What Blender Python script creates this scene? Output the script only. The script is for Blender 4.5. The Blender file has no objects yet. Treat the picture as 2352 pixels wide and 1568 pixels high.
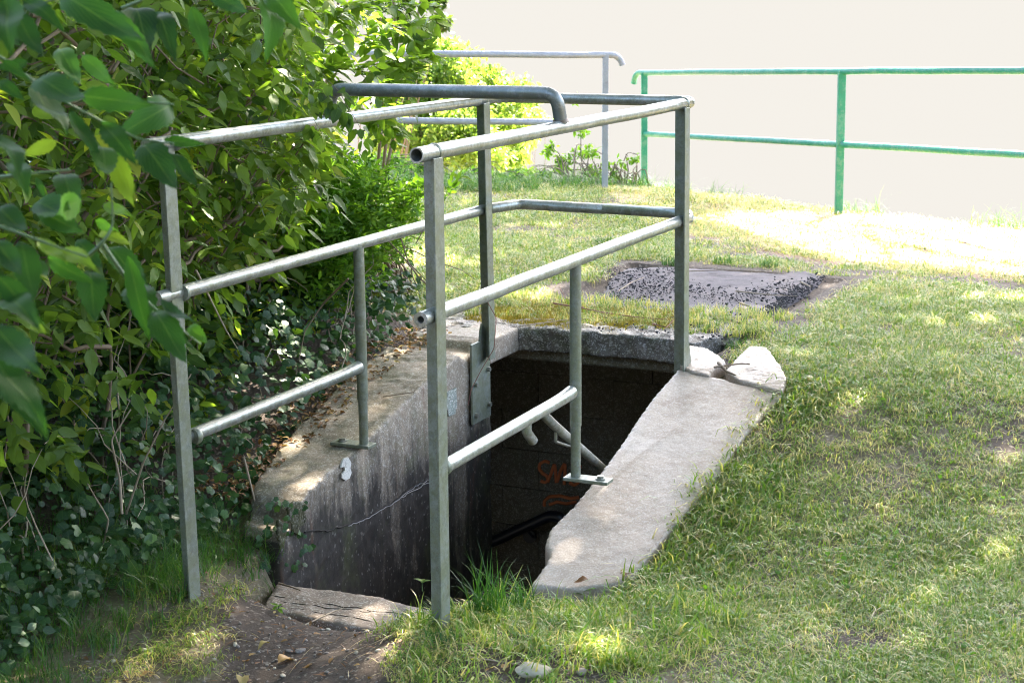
import bpy, math, random
import numpy as np
from mathutils import Vector, Matrix
rng = np.random.default_rng(11)
random.seed(11)
S = bpy.context.scene
COL = S.collection

# ------------------------------------------------------------------ camera, sky, sun, exposure
FPX, PITCH, ROLL = 3824.2, .2069, .0090
cam_d = bpy.data.cameras.new("camera")
cam_d.sensor_width = 36.0
cam_d.lens = FPX / 2352 * 36
cam_d.clip_start = .05
cam_d.clip_end = 600
cam_d.dof.use_dof = True
cam_d.dof.focus_distance = 5.2
cam_d.dof.aperture_fstop = 10.0
cam = bpy.data.objects.new("camera", cam_d)
COL.objects.link(cam)
cam.matrix_world = Matrix.Rotation(math.pi / 2 - PITCH, 4, 'X') @ Matrix.Rotation(-ROLL, 4, 'Z')
S.camera = cam

EXPO = 3.45
SUN_AZ, SUN_EL = math.radians(24), math.radians(47)      # azimuth measured from +Y towards +X
S.view_settings.view_transform = 'Standard'
S.view_settings.look = 'None'
S.view_settings.gamma = 1
S.view_settings.exposure = EXPO
S.view_settings.use_curve_mapping = False
S.view_settings.use_white_balance = True
S.view_settings.white_balance_temperature = 6850
S.view_settings.white_balance_tint = 10
S.cycles.pixel_filter_type = 'BLACKMAN_HARRIS'
S.cycles.filter_width = 1.05
W = bpy.data.worlds.new("World")
S.world = W
W.use_nodes = True
wn = W.node_tree
sky = wn.nodes.new('ShaderNodeTexSky')
sky.sky_type = 'NISHITA'
sky.sun_disc = False
sky.sun_elevation = SUN_EL
sky.sun_rotation = SUN_AZ
sky.air_density = 1.0
sky.dust_density = 2.5
sky.ozone_density = 1.0
bg = wn.nodes['Background']
bg.inputs['Strength'].default_value = .15
wn.links.new(sky.outputs[0], bg.inputs[0])
SUNV = np.array([math.sin(SUN_AZ) * math.cos(SUN_EL), math.cos(SUN_AZ) * math.cos(SUN_EL), math.sin(SUN_EL)])
sun_d = bpy.data.lights.new("sun", 'SUN')
sun_d.energy = 5.0
sun_d.angle = math.radians(.53)
sun_d.color = (1, .93, .82)
sun = bpy.data.objects.new("sun", sun_d)
COL.objects.link(sun)
sun.rotation_euler = Vector(SUNV).to_track_quat('Z', 'Y').to_euler()
S.cycles.max_bounces = 7
S.cycles.diffuse_bounces = 4
S.cycles.transmission_bounces = 4
S.cycles.transparent_max_bounces = 4
S.cycles.sample_clamp_indirect = 6
S.cycles.use_denoising = True

# ------------------------------------------------------------------ coordinates
# eye at the origin; the stairwell has its own frame: s runs down the stairs (away), t to the right
TH = .4341
Dv = np.array([math.sin(TH), math.cos(TH)])
Nv = np.array([math.cos(TH), -math.sin(TH)])
C0 = np.array([-.211, 4.5])


def P(s, t, z):
    q = C0 + Dv * s + Nv * t
    return (float(q[0]), float(q[1]), float(z))


def ST(x, y):
    dx, dy = x - C0[0], y - C0[1]
    return dx * Dv[0] + dy * Dv[1], dx * Nv[0] + dy * Nv[1]


FW = np.array([0, math.cos(PITCH), -math.sin(PITCH)])
UP = np.array([0, math.sin(PITCH), math.cos(PITCH)])


def ray(u, v):
    """direction (per metre of y) seen at a point of the 2352 x 1568 photograph"""
    du, dv = u - 1176, v - 784
    c, s = math.cos(ROLL), math.sin(ROLL)
    a = du * c - dv * s
    b = du * s + dv * c
    d = FW + np.array([1., 0, 0]) * a / FPX - UP * b / FPX
    return d / d[1]


def at_y(u, v, y):
    return ray(u, v) * y


def on_fun(u, v, fz, z0=-1.6):
    d = ray(u, v)
    z = z0
    for _ in range(25):
        q = d * z / d[2]
        z = .5 * z + .5 * float(fz(q[0], q[1]))
    return d * z / d[2]


def on_t(u, v, t):
    d = ray(u, v)
    k = (t + C0 @ Nv) / (d[:2] @ Nv)
    return d * k


def on_s(u, v, s):
    d = ray(u, v)
    k = (s + C0 @ Dv) / (d[:2] @ Dv)
    return d * k


# ------------------------------------------------------------------ object helpers
def tag(o, label=None, cat=None, group=None, kind=None):
    if label: o['label'] = label
    if cat: o['category'] = cat
    if group: o['group'] = group
    if kind: o['kind'] = kind
    return o


def empty(name, loc, label, cat, group=None):
    o = bpy.data.objects.new(name, None)
    COL.objects.link(o)
    o.empty_display_size = .1
    o.location = loc
    tag(o, label, cat, group)
    bpy.context.view_layer.update()
    return o


def link(name, me, parent=None, mat=None):
    o = bpy.data.objects.new(name, me)
    COL.objects.link(o)
    if mat is not None and not me.materials:
        me.materials.append(mat)
    if parent is not None:
        o.parent = parent
        base = parent.location if parent.parent is None else parent.location + parent.parent.location
        o.location = -base if parent.type == 'EMPTY' or parent.parent is None else (0, 0, 0)
    return o


class MB:
    """collects vertices and faces in world coordinates"""
    def __init__(s):
        s.v, s.f, s.sm = [], [], []

    def add(s, v, f, smooth=False):
        n = len(s.v)
        s.v += [tuple(map(float, q)) for q in v]
        s.f += [tuple(i + n for i in q) for q in f]
        s.sm += [smooth] * len(f)
        return s

    def box(s, o, ax, ay, az):
        """box from corner o along three edge vectors"""
        o, ax, ay, az = map(np.array, (o, ax, ay, az))
        v = [o, o + ax, o + ax + ay, o + ay]
        v += [q + az for q in v]
        return s.add(v, [(3, 2, 1, 0), (4, 5, 6, 7), (0, 1, 5, 4), (1, 2, 6, 5), (2, 3, 7, 6), (3, 0, 4, 7)])

    def boxst(s, s0, s1, t0, t1, z0, z1):
        v = [P(s0, t0, z0), P(s1, t0, z0), P(s1, t1, z0), P(s0, t1, z0),
             P(s0, t0, z1), P(s1, t0, z1), P(s1, t1, z1), P(s0, t1, z1)]
        return s.add(v, [(0, 1, 2, 3), (7, 6, 5, 4), (4, 5, 1, 0), (5, 6, 2, 1), (6, 7, 3, 2), (7, 4, 0, 3)])

    def tube(s, pts, r, n=14, caps=True, hollow0=None, seed=None):
        pts = [np.array(q, float) for q in pts]
        m = len(pts)
        rr = r if hasattr(r, '__len__') else [r] * m
        tan = []
        for i in range(m):
            a = pts[max(i - 1, 0)]
            b = pts[min(i + 1, m - 1)]
            d = b - a
            tan.append(d / (np.linalg.norm(d) + 1e-9))
        ref = np.array([0, 0, 1.]) if abs(tan[0][2]) < .9 else np.array([1., 0, 0])
        x = np.cross(tan[0], ref)
        x /= np.linalg.norm(x)
        rings = []
        for i in range(m):
            x = x - tan[i] * (x @ tan[i])
            x /= np.linalg.norm(x)
            y = np.cross(tan[i], x)
            rings.append([pts[i] + rr[i] * (x * math.cos(2 * math.pi * k / n) + y * math.sin(2 * math.pi * k / n)) for k in range(n)])
        v = [q for g in rings for q in g]
        f = []
        for i in range(m - 1):
            for k in range(n):
                k2 = (k + 1) % n
                f.append((i * n + k, i * n + k2, (i + 1) * n + k2, (i + 1) * n + k))
        s.add(v, f, True)
        if caps:
            if hollow0 is None:
                s.add(rings[0], [tuple(range(n))[::-1]])
            else:                                  # an open pipe end: rim, bore and its dark bottom
                c = pts[0]
                a = rings[0]
                b = [c + (q - c) * hollow0 for q in a]
                e = [q + tan[0] * .12 for q in b]
                ff = []
                for k in range(n):
                    k2 = (k + 1) % n
                    ff += [(k, n + k, n + k2, k2), (n + k, 2 * n + k, 2 * n + k2, n + k2)]
                s.add(a + b + e, ff + [tuple(range(2 * n, 3 * n))[::-1]])
            s.add(rings[-1], [tuple(range(n))])
        return s

    def prism(s, poly, down):
        """poly: list of 3D points (top outline), extruded by vector down"""
        n = len(poly)
        v = [np.array(q) for q in poly] + [np.array(q) + np.array(down) for q in poly]
        f = [tuple(range(n)), tuple(range(n, 2 * n))[::-1]]
        f += [(i, i + n, (i + 1) % n + n, (i + 1) % n) for i in range(n)]
        return s.add(v, f)

    def build(s, name, mat, parent=None, bevel=0, recalc=True):
        me = bpy.data.meshes.new(name)
        me.from_pydata(s.v, [], s.f)
        me.update()
        if recalc:
            import bmesh
            b = bmesh.new()
            b.from_mesh(me)
            bmesh.ops.recalc_face_normals(b, faces=b.faces[:])
            b.to_mesh(me)
            b.free()
        for p_, q in zip(me.polygons, s.sm):
            p_.use_smooth = q
        o = link(name, me, parent, mat)
        if bevel:
            m = o.modifiers.new('bevel', 'BEVEL')
            m.width = bevel
            m.segments = 2
            m.limit_method = 'ANGLE'
            m.angle_limit = math.radians(50)
        return o


def rough(o, vox, amp, size, fine=0.0):
    """turn a block into weathered concrete: voxel remesh and two scales of displacement"""
    m = o.modifiers.new('remesh', 'REMESH')
    m.mode = 'VOXEL'
    m.voxel_size = vox
    m.use_smooth_shade = True
    for k, (a, sz) in enumerate([(amp, size), (fine, size / 5)]):
        if a <= 0: continue
        tx = bpy.data.textures.new('relief', 'CLOUDS')
        tx.noise_scale = sz
        tx.noise_depth = 3
        d = o.modifiers.new('relief', 'DISPLACE')
        d.texture = tx
        d.strength = a
        d.mid_level = .5
        d.texture_coords = 'GLOBAL'


def round_path(pts, rad, n=6):
    """polyline with rounded corners"""
    pts = [np.array(q, float) for q in pts]
    rad = rad if hasattr(rad, '__len__') else [rad] * len(pts)
    out = [pts[0]]
    for i in range(1, len(pts) - 1):
        a, b, c = pts[i - 1], pts[i], pts[i + 1]
        u1 = (a - b) / np.linalg.norm(a - b)
        u2 = (c - b) / np.linalg.norm(c - b)
        ang = math.acos(max(-1, min(1, float(u1 @ u2))))
        k = min(rad[i] / math.tan(ang / 2), np.linalg.norm(a - b) * .49, np.linalg.norm(c - b) * .49)
        p0, p2 = b + u1 * k, b + u2 * k
        for j in range(n + 1):
            w = j / n
            out.append((1 - w) ** 2 * p0 + 2 * w * (1 - w) * b + w * w * p2)
    out.append(pts[-1])
    return out


def sub(pts, n=8):
    """insert points along a polyline so that tubes can sag or be dented"""
    out = []
    for a, b in zip(pts[:-1], pts[1:]):
        a, b = np.array(a, float), np.array(b, float)
        for j in range(n):
            out.append(a + (b - a) * j / n)
    out.append(np.array(pts[-1], float))
    return out


# ------------------------------------------------------------------ materials
class M:
    def __init__(s, name):
        s.m = bpy.data.materials.new(name)
        s.m.use_nodes = True
        s.t = s.m.node_tree
        s.b = s.t.nodes['Principled BSDF']
        s.out = s.t.nodes['Material Output']

    def n(s, kind, **kw):
        nd = s.t.nodes.new('ShaderNode' + kind)
        for k, v in kw.items():
            if k.startswith('i_'):
                key = k[2:].replace('_', ' ')
                s.set(nd.inputs[int(key) if key.isdigit() else key], v)
            else:
                setattr(nd, k, v)
        return nd

    def set(s, sock, v):
        if isinstance(v, bpy.types.NodeSocket):
            s.t.links.new(v, sock)
        else:
            sock.default_value = v

    def pos(s, scale=(1, 1, 1), obj=False, rot=(0, 0, 0)):
        src = s.n('TexCoord').outputs['Object'] if obj else s.n('NewGeometry').outputs['Position']
        return s.n('Mapping', i_Vector=src, i_Scale=scale, i_Rotation=rot).outputs[0]

    def noise(s, vec, scale, detail=4, rough=.6, dist=0):
        return s.n('TexNoise', i_Vector=vec, i_Scale=scale, i_Detail=detail, i_Roughness=rough, i_Distortion=dist).outputs[0]

    def ramp(s, fac, stops, interp='LINEAR'):
        r = s.n('ValToRGB', i_0=fac)
        r.color_ramp.interpolation = interp
        e = r.color_ramp.elements
        while len(e) < len(stops): e.new(.5)
        for q, (p_, c) in zip(e, stops):
            q.position = p_
            q.color = (c, c, c, 1) if isinstance(c, (int, float)) else (*c, 1)
        return r.outputs[0]

    def mix(s, fac, a, b, mode='MIX'):
        nd = s.n('Mix', data_type='RGBA', blend_type=mode)
        for sock, v in ((nd.inputs[0], fac), (nd.inputs[6], a), (nd.inputs[7], b)):
            if isinstance(v, tuple) and len(v) == 3: v = (*v, 1)
            s.set(sock, v)
        return nd.outputs[2]

    def math(s, op, a, b=0.0, clamp=False):
        nd = s.n('Math', operation=op, use_clamp=clamp)
        s.set(nd.inputs[0], a)
        s.set(nd.inputs[1], b)
        return nd.outputs[0]

    def bump(s, h, strength=.5, dist=.01, normal=None):
        nd = s.n('Bump', i_Height=h, i_Strength=strength, i_Distance=dist)
        if normal is not None: s.set(nd.inputs['Normal'], normal)
        return nd.outputs[0]

    def fin(s, color=None, rough=None, normal=None, **kw):
        if color is not None:
            if isinstance(color, tuple) and len(color) == 3: color = (*color, 1)
            s.set(s.b.inputs['Base Color'], color)
        if rough is not None: s.set(s.b.inputs['Roughness'], rough)
        if normal is not None: s.set(s.b.inputs['Normal'], normal)
        for k, v in kw.items():
            s.set(s.b.inputs[k.replace('_', ' ')], v)
        return s.m


def mat_concrete(name, base=(.40, .36, .31), dark=(.22, .19, .16), moss=.0, streak=0.0, bright=(.52, .48, .42), spec=.4, rough_=.62, grime=.5, grain_k=1.0):
    m = M(name)
    p_ = m.pos()
    big = m.noise(p_, 2.2, 5, .65)
    col = m.mix(m.ramp(big, [(.35, 0), (.68, 1)]), base, bright)
    mid = m.noise(p_, 9, 6, .7, .4)
    col = m.mix(m.math('MULTIPLY', m.ramp(mid, [(.5, 0), (.72, 1)]), grime), col, dark)
    # aggregate: pale and dark grains
    v = m.n('TexVoronoi', i_Vector=p_, i_Scale=230).outputs
    grain = m.n('SeparateColor', i_0=v['Color']).outputs[0]
    col = m.mix(m.math('MULTIPLY', m.ramp(grain, [(.80, 0), (.86, 1)]), .6 * grain_k), col, (.78, .74, .68))
    col = m.mix(m.math('MULTIPLY', m.ramp(grain, [(.10, 1), (.16, 0)]), .6 * grain_k), col, (.14, .11, .09))
    v2 = m.n('TexVoronoi', i_Vector=p_, i_Scale=75).outputs
    g2 = m.n('SeparateColor', i_0=v2['Color']).outputs[1]
    col = m.mix(m.math('MULTIPLY', m.ramp(g2, [(.90, 0), (.93, 1)]), .45 * grain_k), col, (.6, .56, .48))
    if streak:
        ps = m.pos((5.5, 5.5, .55))
        st = m.noise(ps, 1.6, 7, .72, .5)
        z = m.n('SeparateXYZ', i_0=m.n('NewGeometry').outputs['Position']).outputs[2]
        big2 = m.noise(m.pos((1.3, 1.3, 1.3)), 1.7, 5, .65, .6)
        # black film in streaks: denser towards the foot of the wall, thinner to the top
        h = m.n('MapRange', i_Value=z, i_1=-1.50, i_2=-1.90, i_3=-.12, i_4=.24).outputs[0]
        k = m.math('ADD', m.math('ADD', m.math('MULTIPLY', st, .75), m.math('MULTIPLY', big2, .45)), h)
        k = m.ramp(k, [(.60, 0), (.80, 1)])
        nz = m.n('SeparateXYZ', i_0=m.n('NewGeometry').outputs['Normal']).outputs[2]
        side = m.ramp(nz, [(.35, 1), (.7, 0)])
        col = m.mix(m.math('MULTIPLY', m.math('MULTIPLY', k, side), streak), col, (.030, .025, .021))
        fl = m.noise(m.pos((14, 14, 3)), 3.0, 6, .8)
        col = m.mix(m.math('MULTIPLY', m.math('MULTIPLY', m.ramp(fl, [(.60, 0), (.66, 1)]), side), .45), col, (.34, .29, .23))
        ru = m.noise(m.pos((9, 9, .7)), 1.3, 4, .6)
        col = m.mix(m.math('MULTIPLY', m.math('MULTIPLY', m.ramp(ru, [(.60, 0), (.70, 1)]), side), .5), col, (.17, .075, .04))
        wh = m.n('SeparateColor', i_0=m.n('TexVoronoi', i_Vector=m.pos((1, 1, .8)), i_Scale=150).outputs['Color']).outputs[2]
        col = m.mix(m.math('MULTIPLY', m.ramp(wh, [(.965, 0), (.975, 1)]), .25), col, (.5, .47, .42))
    if moss:
        ms = m.noise(p_, 4.5, 6, .75, .3)
        col = m.mix(m.math('MULTIPLY', m.ramp(ms, [(.52, 0), (.68, 1)]), moss), col, (.10, .12, .035))
    h = m.noise(p_, 130, 5, .8)
    h2 = m.noise(p_, 22, 5, .7)
    nn = m.bump(h2, .30, .008)
    nn = m.bump(h, .22, .0015, nn)
    nn = m.bump(grain, .2, .001, nn)
    return m.fin(col, m.math('ADD', m.math('MULTIPLY', mid, .25), rough_ - .12), nn, Specular_IOR_Level=spec)


def mat_metal(name, base, chip, rust=.25, algae=.3, metallic=.35, rough_=.36, chipamt=.45):
    m = M(name)
    p_ = m.pos(obj=False)
    n1 = m.noise(p_, 14, 6, .7, .5)
    n2 = m.noise(p_, 60, 6, .8, .3)
    col = m.mix(m.ramp(n1, [(.35, 0), (.7, 1)]), base, tuple(min(1, c * 1.18) for c in base))
    k = m.math('ADD', m.math('MULTIPLY', n1, .45), m.math('MULTIPLY', n2, .6))
    ch = m.ramp(k, [(.525, 0), (.56, 1)])
    col = m.mix(m.math('MULTIPLY', ch, chipamt), col, chip)
    nz = m.n('SeparateXYZ', i_0=m.n('NewGeometry').outputs['Normal']).outputs[2]
    al = m.math('MULTIPLY', m.ramp(m.noise(p_, 24, 6, .75), [(.40, 0), (.58, 1)]), m.ramp(nz, [(.25, 1), (.8, .25)]))
    col = m.mix(m.math('MULTIPLY', al, algae), col, (.16, .17, .07))
    ru = m.ramp(m.noise(p_, 33, 6, .8, 1.2), [(.58, 0), (.64, 1)])
    col = m.mix(m.math('MULTIPLY', ru, rust), col, (.16, .085, .045))
    sp = m.noise(p_, 320, 3, .7)
    col = m.mix(m.math('MULTIPLY', m.ramp(sp, [(.56, 0), (.64, 1)]), .45), col, (.13, .12, .10))
    rg = m.math('ADD', m.math('MULTIPLY', n2, .30), rough_ - .12)
    nn = m.bump(n2, .22, .002)
    nn = m.bump(n1, .18, .006, nn)
    return m.fin(col, rg, nn, Metallic=metallic)


def mat_leaf(name, ramp, trans=.42, gloss=.42, veins=True, tint=1.0, nscale=1.3, spec=.28):
    """leaf blades: 'lc' holds (own variation or 0, across, along)"""
    m = M(name)
    at = m.n('Attribute', attribute_name='lc')
    sp = m.n('SeparateColor', i_0=at.outputs['Color'])
    var, side, along = sp.outputs
    oi = m.n('ObjectInfo').outputs['Random']
    own = m.math('GREATER_THAN', var, .001)
    v = m.n('Mix', data_type='FLOAT', i_0=own, i_2=oi, i_3=var).outputs[0]
    wz = m.noise(m.pos(), nscale, 3, .5)
    v2 = m.math('ADD', m.math('MULTIPLY', v, .80), m.math('MULTIPLY', wz, .35), True)
    v2 = m.math('SUBTRACT', v2, .075, True)
    col = m.ramp(v2, ramp)
    hgt = None
    if veins:
        a = m.math('ABSOLUTE', m.math('SUBTRACT', side, .5))
        mid = m.ramp(a, [(.008, 1), (.030, 0)])
        ph = m.math('SUBTRACT', m.math('MULTIPLY', along, 60.), m.math('MULTIPLY', a, 55.))
        lat = m.ramp(m.math('SINE', ph), [(.80, 0), (1.0, 1)])
        vv = m.math('MAXIMUM', mid, m.math('MULTIPLY', lat, .5))
        col = m.mix(m.math('MULTIPLY', vv, .40), col, m.mix(.5, col, (.20, .30, .09)))
        hgt = vv
    tcol = m.mix(1.0, col, (1.15 * tint, 1.25, .55), 'MULTIPLY')
    tcol = m.mix(1.0, tcol, (1.9, 1.9, 1.6), 'MULTIPLY')
    m.set(m.b.inputs['Base Color'], col)
    m.set(m.b.inputs['Roughness'], gloss)
    m.set(m.b.inputs['Specular IOR Level'], spec)
    tr = m.n('BsdfTranslucent', i_Color=tcol)
    if hgt is not None:
        bn = m.bump(hgt, .35, -.001)
        m.set(m.b.inputs['Normal'], bn)
        m.set(tr.inputs['Normal'], bn)
    mx = m.n('MixShader', i_0=trans)
    m.set(mx.inputs[1], m.b.outputs[0])
    m.set(mx.inputs[2], tr.outputs[0])
    m.set(m.out.inputs[0], mx.outputs[0])
    return m.m


def mat_bark(name, a=(.13, .085, .05), b=(.24, .18, .12)):
    m = M(name)
    n_ = m.noise(m.pos((1, 1, 1)), 40, 5, .7)
    return m.fin(m.mix(n_, a, b), .8, m.bump(n_, .5, .003))


MAT = {}
MAT['conc_wall'] = mat_concrete('stained wall concrete', streak=.97, base=(.22, .170, .12), bright=(.30, .24, .175), moss=.35, grain_k=.5)
MAT['conc_slab'] = mat_concrete('pale slab concrete', base=(.37, .275, .195), bright=(.45, .37, .30), dark=(.26, .18, .115), spec=.6, rough_=.46, grime=.55, grain_k=.35)
MAT['conc_roof'] = mat_concrete('weathered edge concrete', base=(.10, .084, .066), bright=(.20, .17, .145), dark=(.05, .042, .035), moss=.5, grime=.9, grain_k=.6)
MAT['conc_sill'] = mat_concrete('worn step concrete', base=(.20, .15, .11), bright=(.27, .21, .16), dark=(.12, .10, .08), grime=.6, grain_k=.5)
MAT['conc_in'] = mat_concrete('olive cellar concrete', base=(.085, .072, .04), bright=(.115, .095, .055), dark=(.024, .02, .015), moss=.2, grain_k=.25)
MAT['conc_pad'] = mat_concrete('pinkish pad concrete', base=(.115, .10, .11), bright=(.18, .155, .155), dark=(.04, .035, .04), grime=.8, grain_k=.08, spec=.15, rough_=.8)
MAT['steel'] = mat_metal('grey painted galvanised steel', (.37, .385, .36), (.20, .20, .18), metallic=.5, rough_=.33, algae=.5, rust=.35, chipamt=.6)
MAT['steel_post'] = mat_metal('grey painted post steel', (.235, .255, .215), (.11, .12, .10), metallic=.3, rough_=.42, algae=.55, rust=.35)
MAT['steel_dark'] = mat_metal('worn dark steel pipe', (.17, .19, .19), (.40, .41, .40), metallic=.5, rough_=.36, algae=.3, chipamt=.35)
MAT['steel_far'] = mat_metal('dull grey fence paint', (.36, .37, .42), (.5, .5, .52), metallic=.2, rough_=.5, algae=.1)
MAT['green'] = mat_metal('green fence paint', (.010, .235, .135), (.40, .38, .36), metallic=.0, rough_=.45, algae=.0, rust=.15, chipamt=.22)
MAT['weld'] = mat_metal('rusty weld', (.14, .09, .06), (.25, .2, .16), rust=.7)
MAT['bolt'] = mat_metal('dull zinc bolt', (.30, .30, .27), (.18, .14, .09), rust=.6, metallic=.6)
MAT['pipe_black'] = M('black cellar pipe').fin((.012, .014, .018), .35)
MAT['bark'] = mat_bark('brown twig bark')
MAT['bark_pale'] = mat_bark('pale dry twig bark', (.26, .19, .12), (.42, .34, .25))
MAT['bark_red'] = mat_bark('reddish twig bark', (.20, .07, .05), (.34, .16, .12))
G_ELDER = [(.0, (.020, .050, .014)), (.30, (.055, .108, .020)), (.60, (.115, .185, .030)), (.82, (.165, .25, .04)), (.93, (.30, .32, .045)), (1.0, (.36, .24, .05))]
G_PRIVET = [(.0, (.045, .11, .018)), (.45, (.10, .20, .03)), (.8, (.17, .28, .04)), (1.0, (.30, .34, .05))]
G_IVY = [(.0, (.012, .038, .014)), (.5, (.034, .082, .026)), (.85, (.075, .15, .035)), (1.0, (.13, .15, .04))]
G_FAR = [(.0, (.06, .11, .03)), (.5, (.13, .20, .05)), (1.0, (.26, .30, .11))]
G_NEAR = [(.0, (.010, .036, .014)), (.45, (.022, .070, .016)), (.75, (.055, .14, .022)), (.9, (.16, .22, .03)), (1.0, (.30, .24, .05))]
G_GRASS = [(.0, (.055, .130, .018)), (.32, (.125, .215, .030)), (.54, (.225, .285, .055)), (.74, (.38, .33, .14)), (1.0, (.58, .45, .26))]
G_LONG = [(.0, (.020, .065, .016)), (.5, (.055, .140, .026)), (.85, (.09, .17, .03)), (1.0, (.30, .27, .12))]
G_TREE = [(.0, (.02, .045, .014)), (.6, (.05, .09, .02)), (1.0, (.09, .13, .03))]
MAT['leaf_elder'] = mat_leaf('elder leaf', G_ELDER, trans=.46)
MAT['leaf_privet'] = mat_leaf('privet leaf', G_PRIVET, veins=False)
MAT['leaf_ivy'] = mat_leaf('ivy leaf', G_IVY, trans=.2, gloss=.42)
MAT['leaf_far'] = mat_leaf('sunlit shrub leaf', G_FAR, trans=.5, veins=False)
MAT['leaf_near'] = mat_leaf('hanging branch leaf', G_NEAR, trans=.5, gloss=.5, spec=.08)
MAT['leaf_tree'] = mat_leaf('tree leaf', G_TREE, trans=.25, veins=False)
MAT['grass'] = mat_leaf('lawn grass', G_GRASS, trans=.35, gloss=.36, veins=False, nscale=2.1, spec=.35)
MAT['grass_long'] = mat_leaf('long grass', G_LONG, trans=.35, gloss=.36, veins=False)
MAT['straw'] = mat_leaf('dry straw', [(0, (.30, .22, .12)), (1, (.55, .45, .28))], trans=.2, gloss=.5, veins=False)
MAT['leaf_dead'] = mat_leaf('fallen leaf', [(0, (.10, .045, .025)), (.5, (.22, .10, .045)), (.8, (.34, .20, .08)), (1, (.45, .38, .13))], trans=.15, gloss=.5)
MAT['moss'] = mat_leaf('golden moss', [(0, (.13, .12, .02)), (.6, (.28, .20, .035)), (1, (.36, .22, .05))], trans=.3, gloss=.7, veins=False)

# ------------------------------------------------------------------ terrain
ctrl = []


def cst(s, t, z):
    q = P(s, t, z)
    ctrl.append(q)


for s, t, z in [(-.3, -.47, -1.93), (-1.2, -.5, -1.97), (.3, -.5, -1.93), (0, -.88, -1.785), (-.6, -1.0, -1.90), (.5, -1.15, -1.80), (.75, -1.22, -1.70),
                (1.2, -1.22, -1.60), (1.9, -1.25, -1.46), (2.6, -1.3, -1.43), (0, -1.3, -1.80), (1, -2.2, -1.42), (2.4, -2.4, -1.30), (-.5, -2.2, -1.62),
                (0, .02, -1.765), (-.4, .30, -1.79), (.42, .2, -1.835), (.30, .22, -1.815), (.36, .38, -1.80), (.6, .5, -1.79), (1.1, .48, -1.685), (1.8, .48, -1.53), (2.1, .55, -1.46), (2.3, .2, -1.455),
                (1.2, 1.4, -1.66), (0, 1.5, -1.72), (-1, .9, -1.78), (-1, 2, -1.76), (2.5, 1.2, -1.47), (2.5, 2.6, -1.56), (4.6, 1.2, -1.47), (2.5, -.5, -1.45),
                (3.8, -.5, -1.455), (5.2, -.8, -1.46), (4.5, -2.4, -1.42), (6.5, -2.2, -1.46), (-2.5, 1, -1.82), (-2.5, -1, -1.95), (4, -4, -1.2), (0, -4, -1.4)]:
    cst(s, t, z)
ctrl += [(1.134, 14.08, -1.675), (2.33, 11.76, -1.567), (3.3, 10.4, -1.53), (.70, 12.3, -1.44), (-1.5, 11.7, -1.40), (4, 8, -1.6), (3, 5, -1.68), (-3, 12, -1.25), (2, 9.5, -1.53), (1, 10.5, -1.50), (0, 10.5, -1.46)]
ctrl = np.array(ctrl)


def phi(r2):
    return .5 * r2 * np.log(r2 + 1e-9)


_d = ((ctrl[:, None, :2] - ctrl[None, :, :2]) ** 2).sum(-1)
_n = len(ctrl)
_A = np.zeros((_n + 3, _n + 3))
_A[:_n, :_n] = phi(_d) + np.eye(_n) * .01
_A[:_n, _n] = 1
_A[:_n, _n + 1:] = ctrl[:, :2]
_A[_n:, :_n] = _A[:_n, _n:].T
_w = np.linalg.solve(_A, np.r_[ctrl[:, 2], 0, 0, 0])


def sst(a, b, x):
    k = np.clip((x - a) / (b - a), 0, 1)
    return k * k * (3 - 2 * k)


_ph = rng.uniform(0, 6.28, (40, 2))
_fr = rng.normal(size=(40, 2))
_fr /= np.linalg.norm(_fr, axis=1)[:, None]


def vnoise(x, y, f, k0=0):
    """smooth pseudo noise, about -1..1"""
    a = 0
    for k in range(6):
        g = _fr[(k0 + k) % 40] * f * (1 + .35 * k)
        a = a + np.sin(x * g[0] + y * g[1] + _ph[(k0 + k) % 40, 0] + 1.7 * np.sin(x * g[1] * .7 - y * g[0] * .6 + _ph[(k0 + k) % 40, 1])) / (1 + .35 * k)
    return a / 3.2


EDGE_X = np.array([-60, -6, -2, .2, .95, 1.15, 1.5, 2.4, 3.3, 4.5, 7, 14, 60.])
EDGE_Y = np.array([14.0, 13.8, 13.2, 13.0, 13.6, 14.25, 13.4, 11.95, 10.75, 9.6, 8, 5, -12.])


def edge_dist(x, y):
    return (y - np.interp(x, EDGE_X, EDGE_Y)) * .75


ZS = np.array([[-.5, -1.90], [.43, -1.845], [.754, -1.766], [.956, -1.706], [1.23, -1.643], [1.49, -1.581], [2.03, -1.443], [2.4, -1.42], [3, -1.42]])


def slab_z(x, y):
    s, t = ST(x, y)
    return np.interp(s, ZS[:, 0], ZS[:, 1])


WZ = np.array([[.48, -1.70], [.74, -1.655], [1.05, -1.600], [1.565, -1.47], [1.9, -1.42], [2.16, -1.41], [3, -1.41]])


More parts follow.
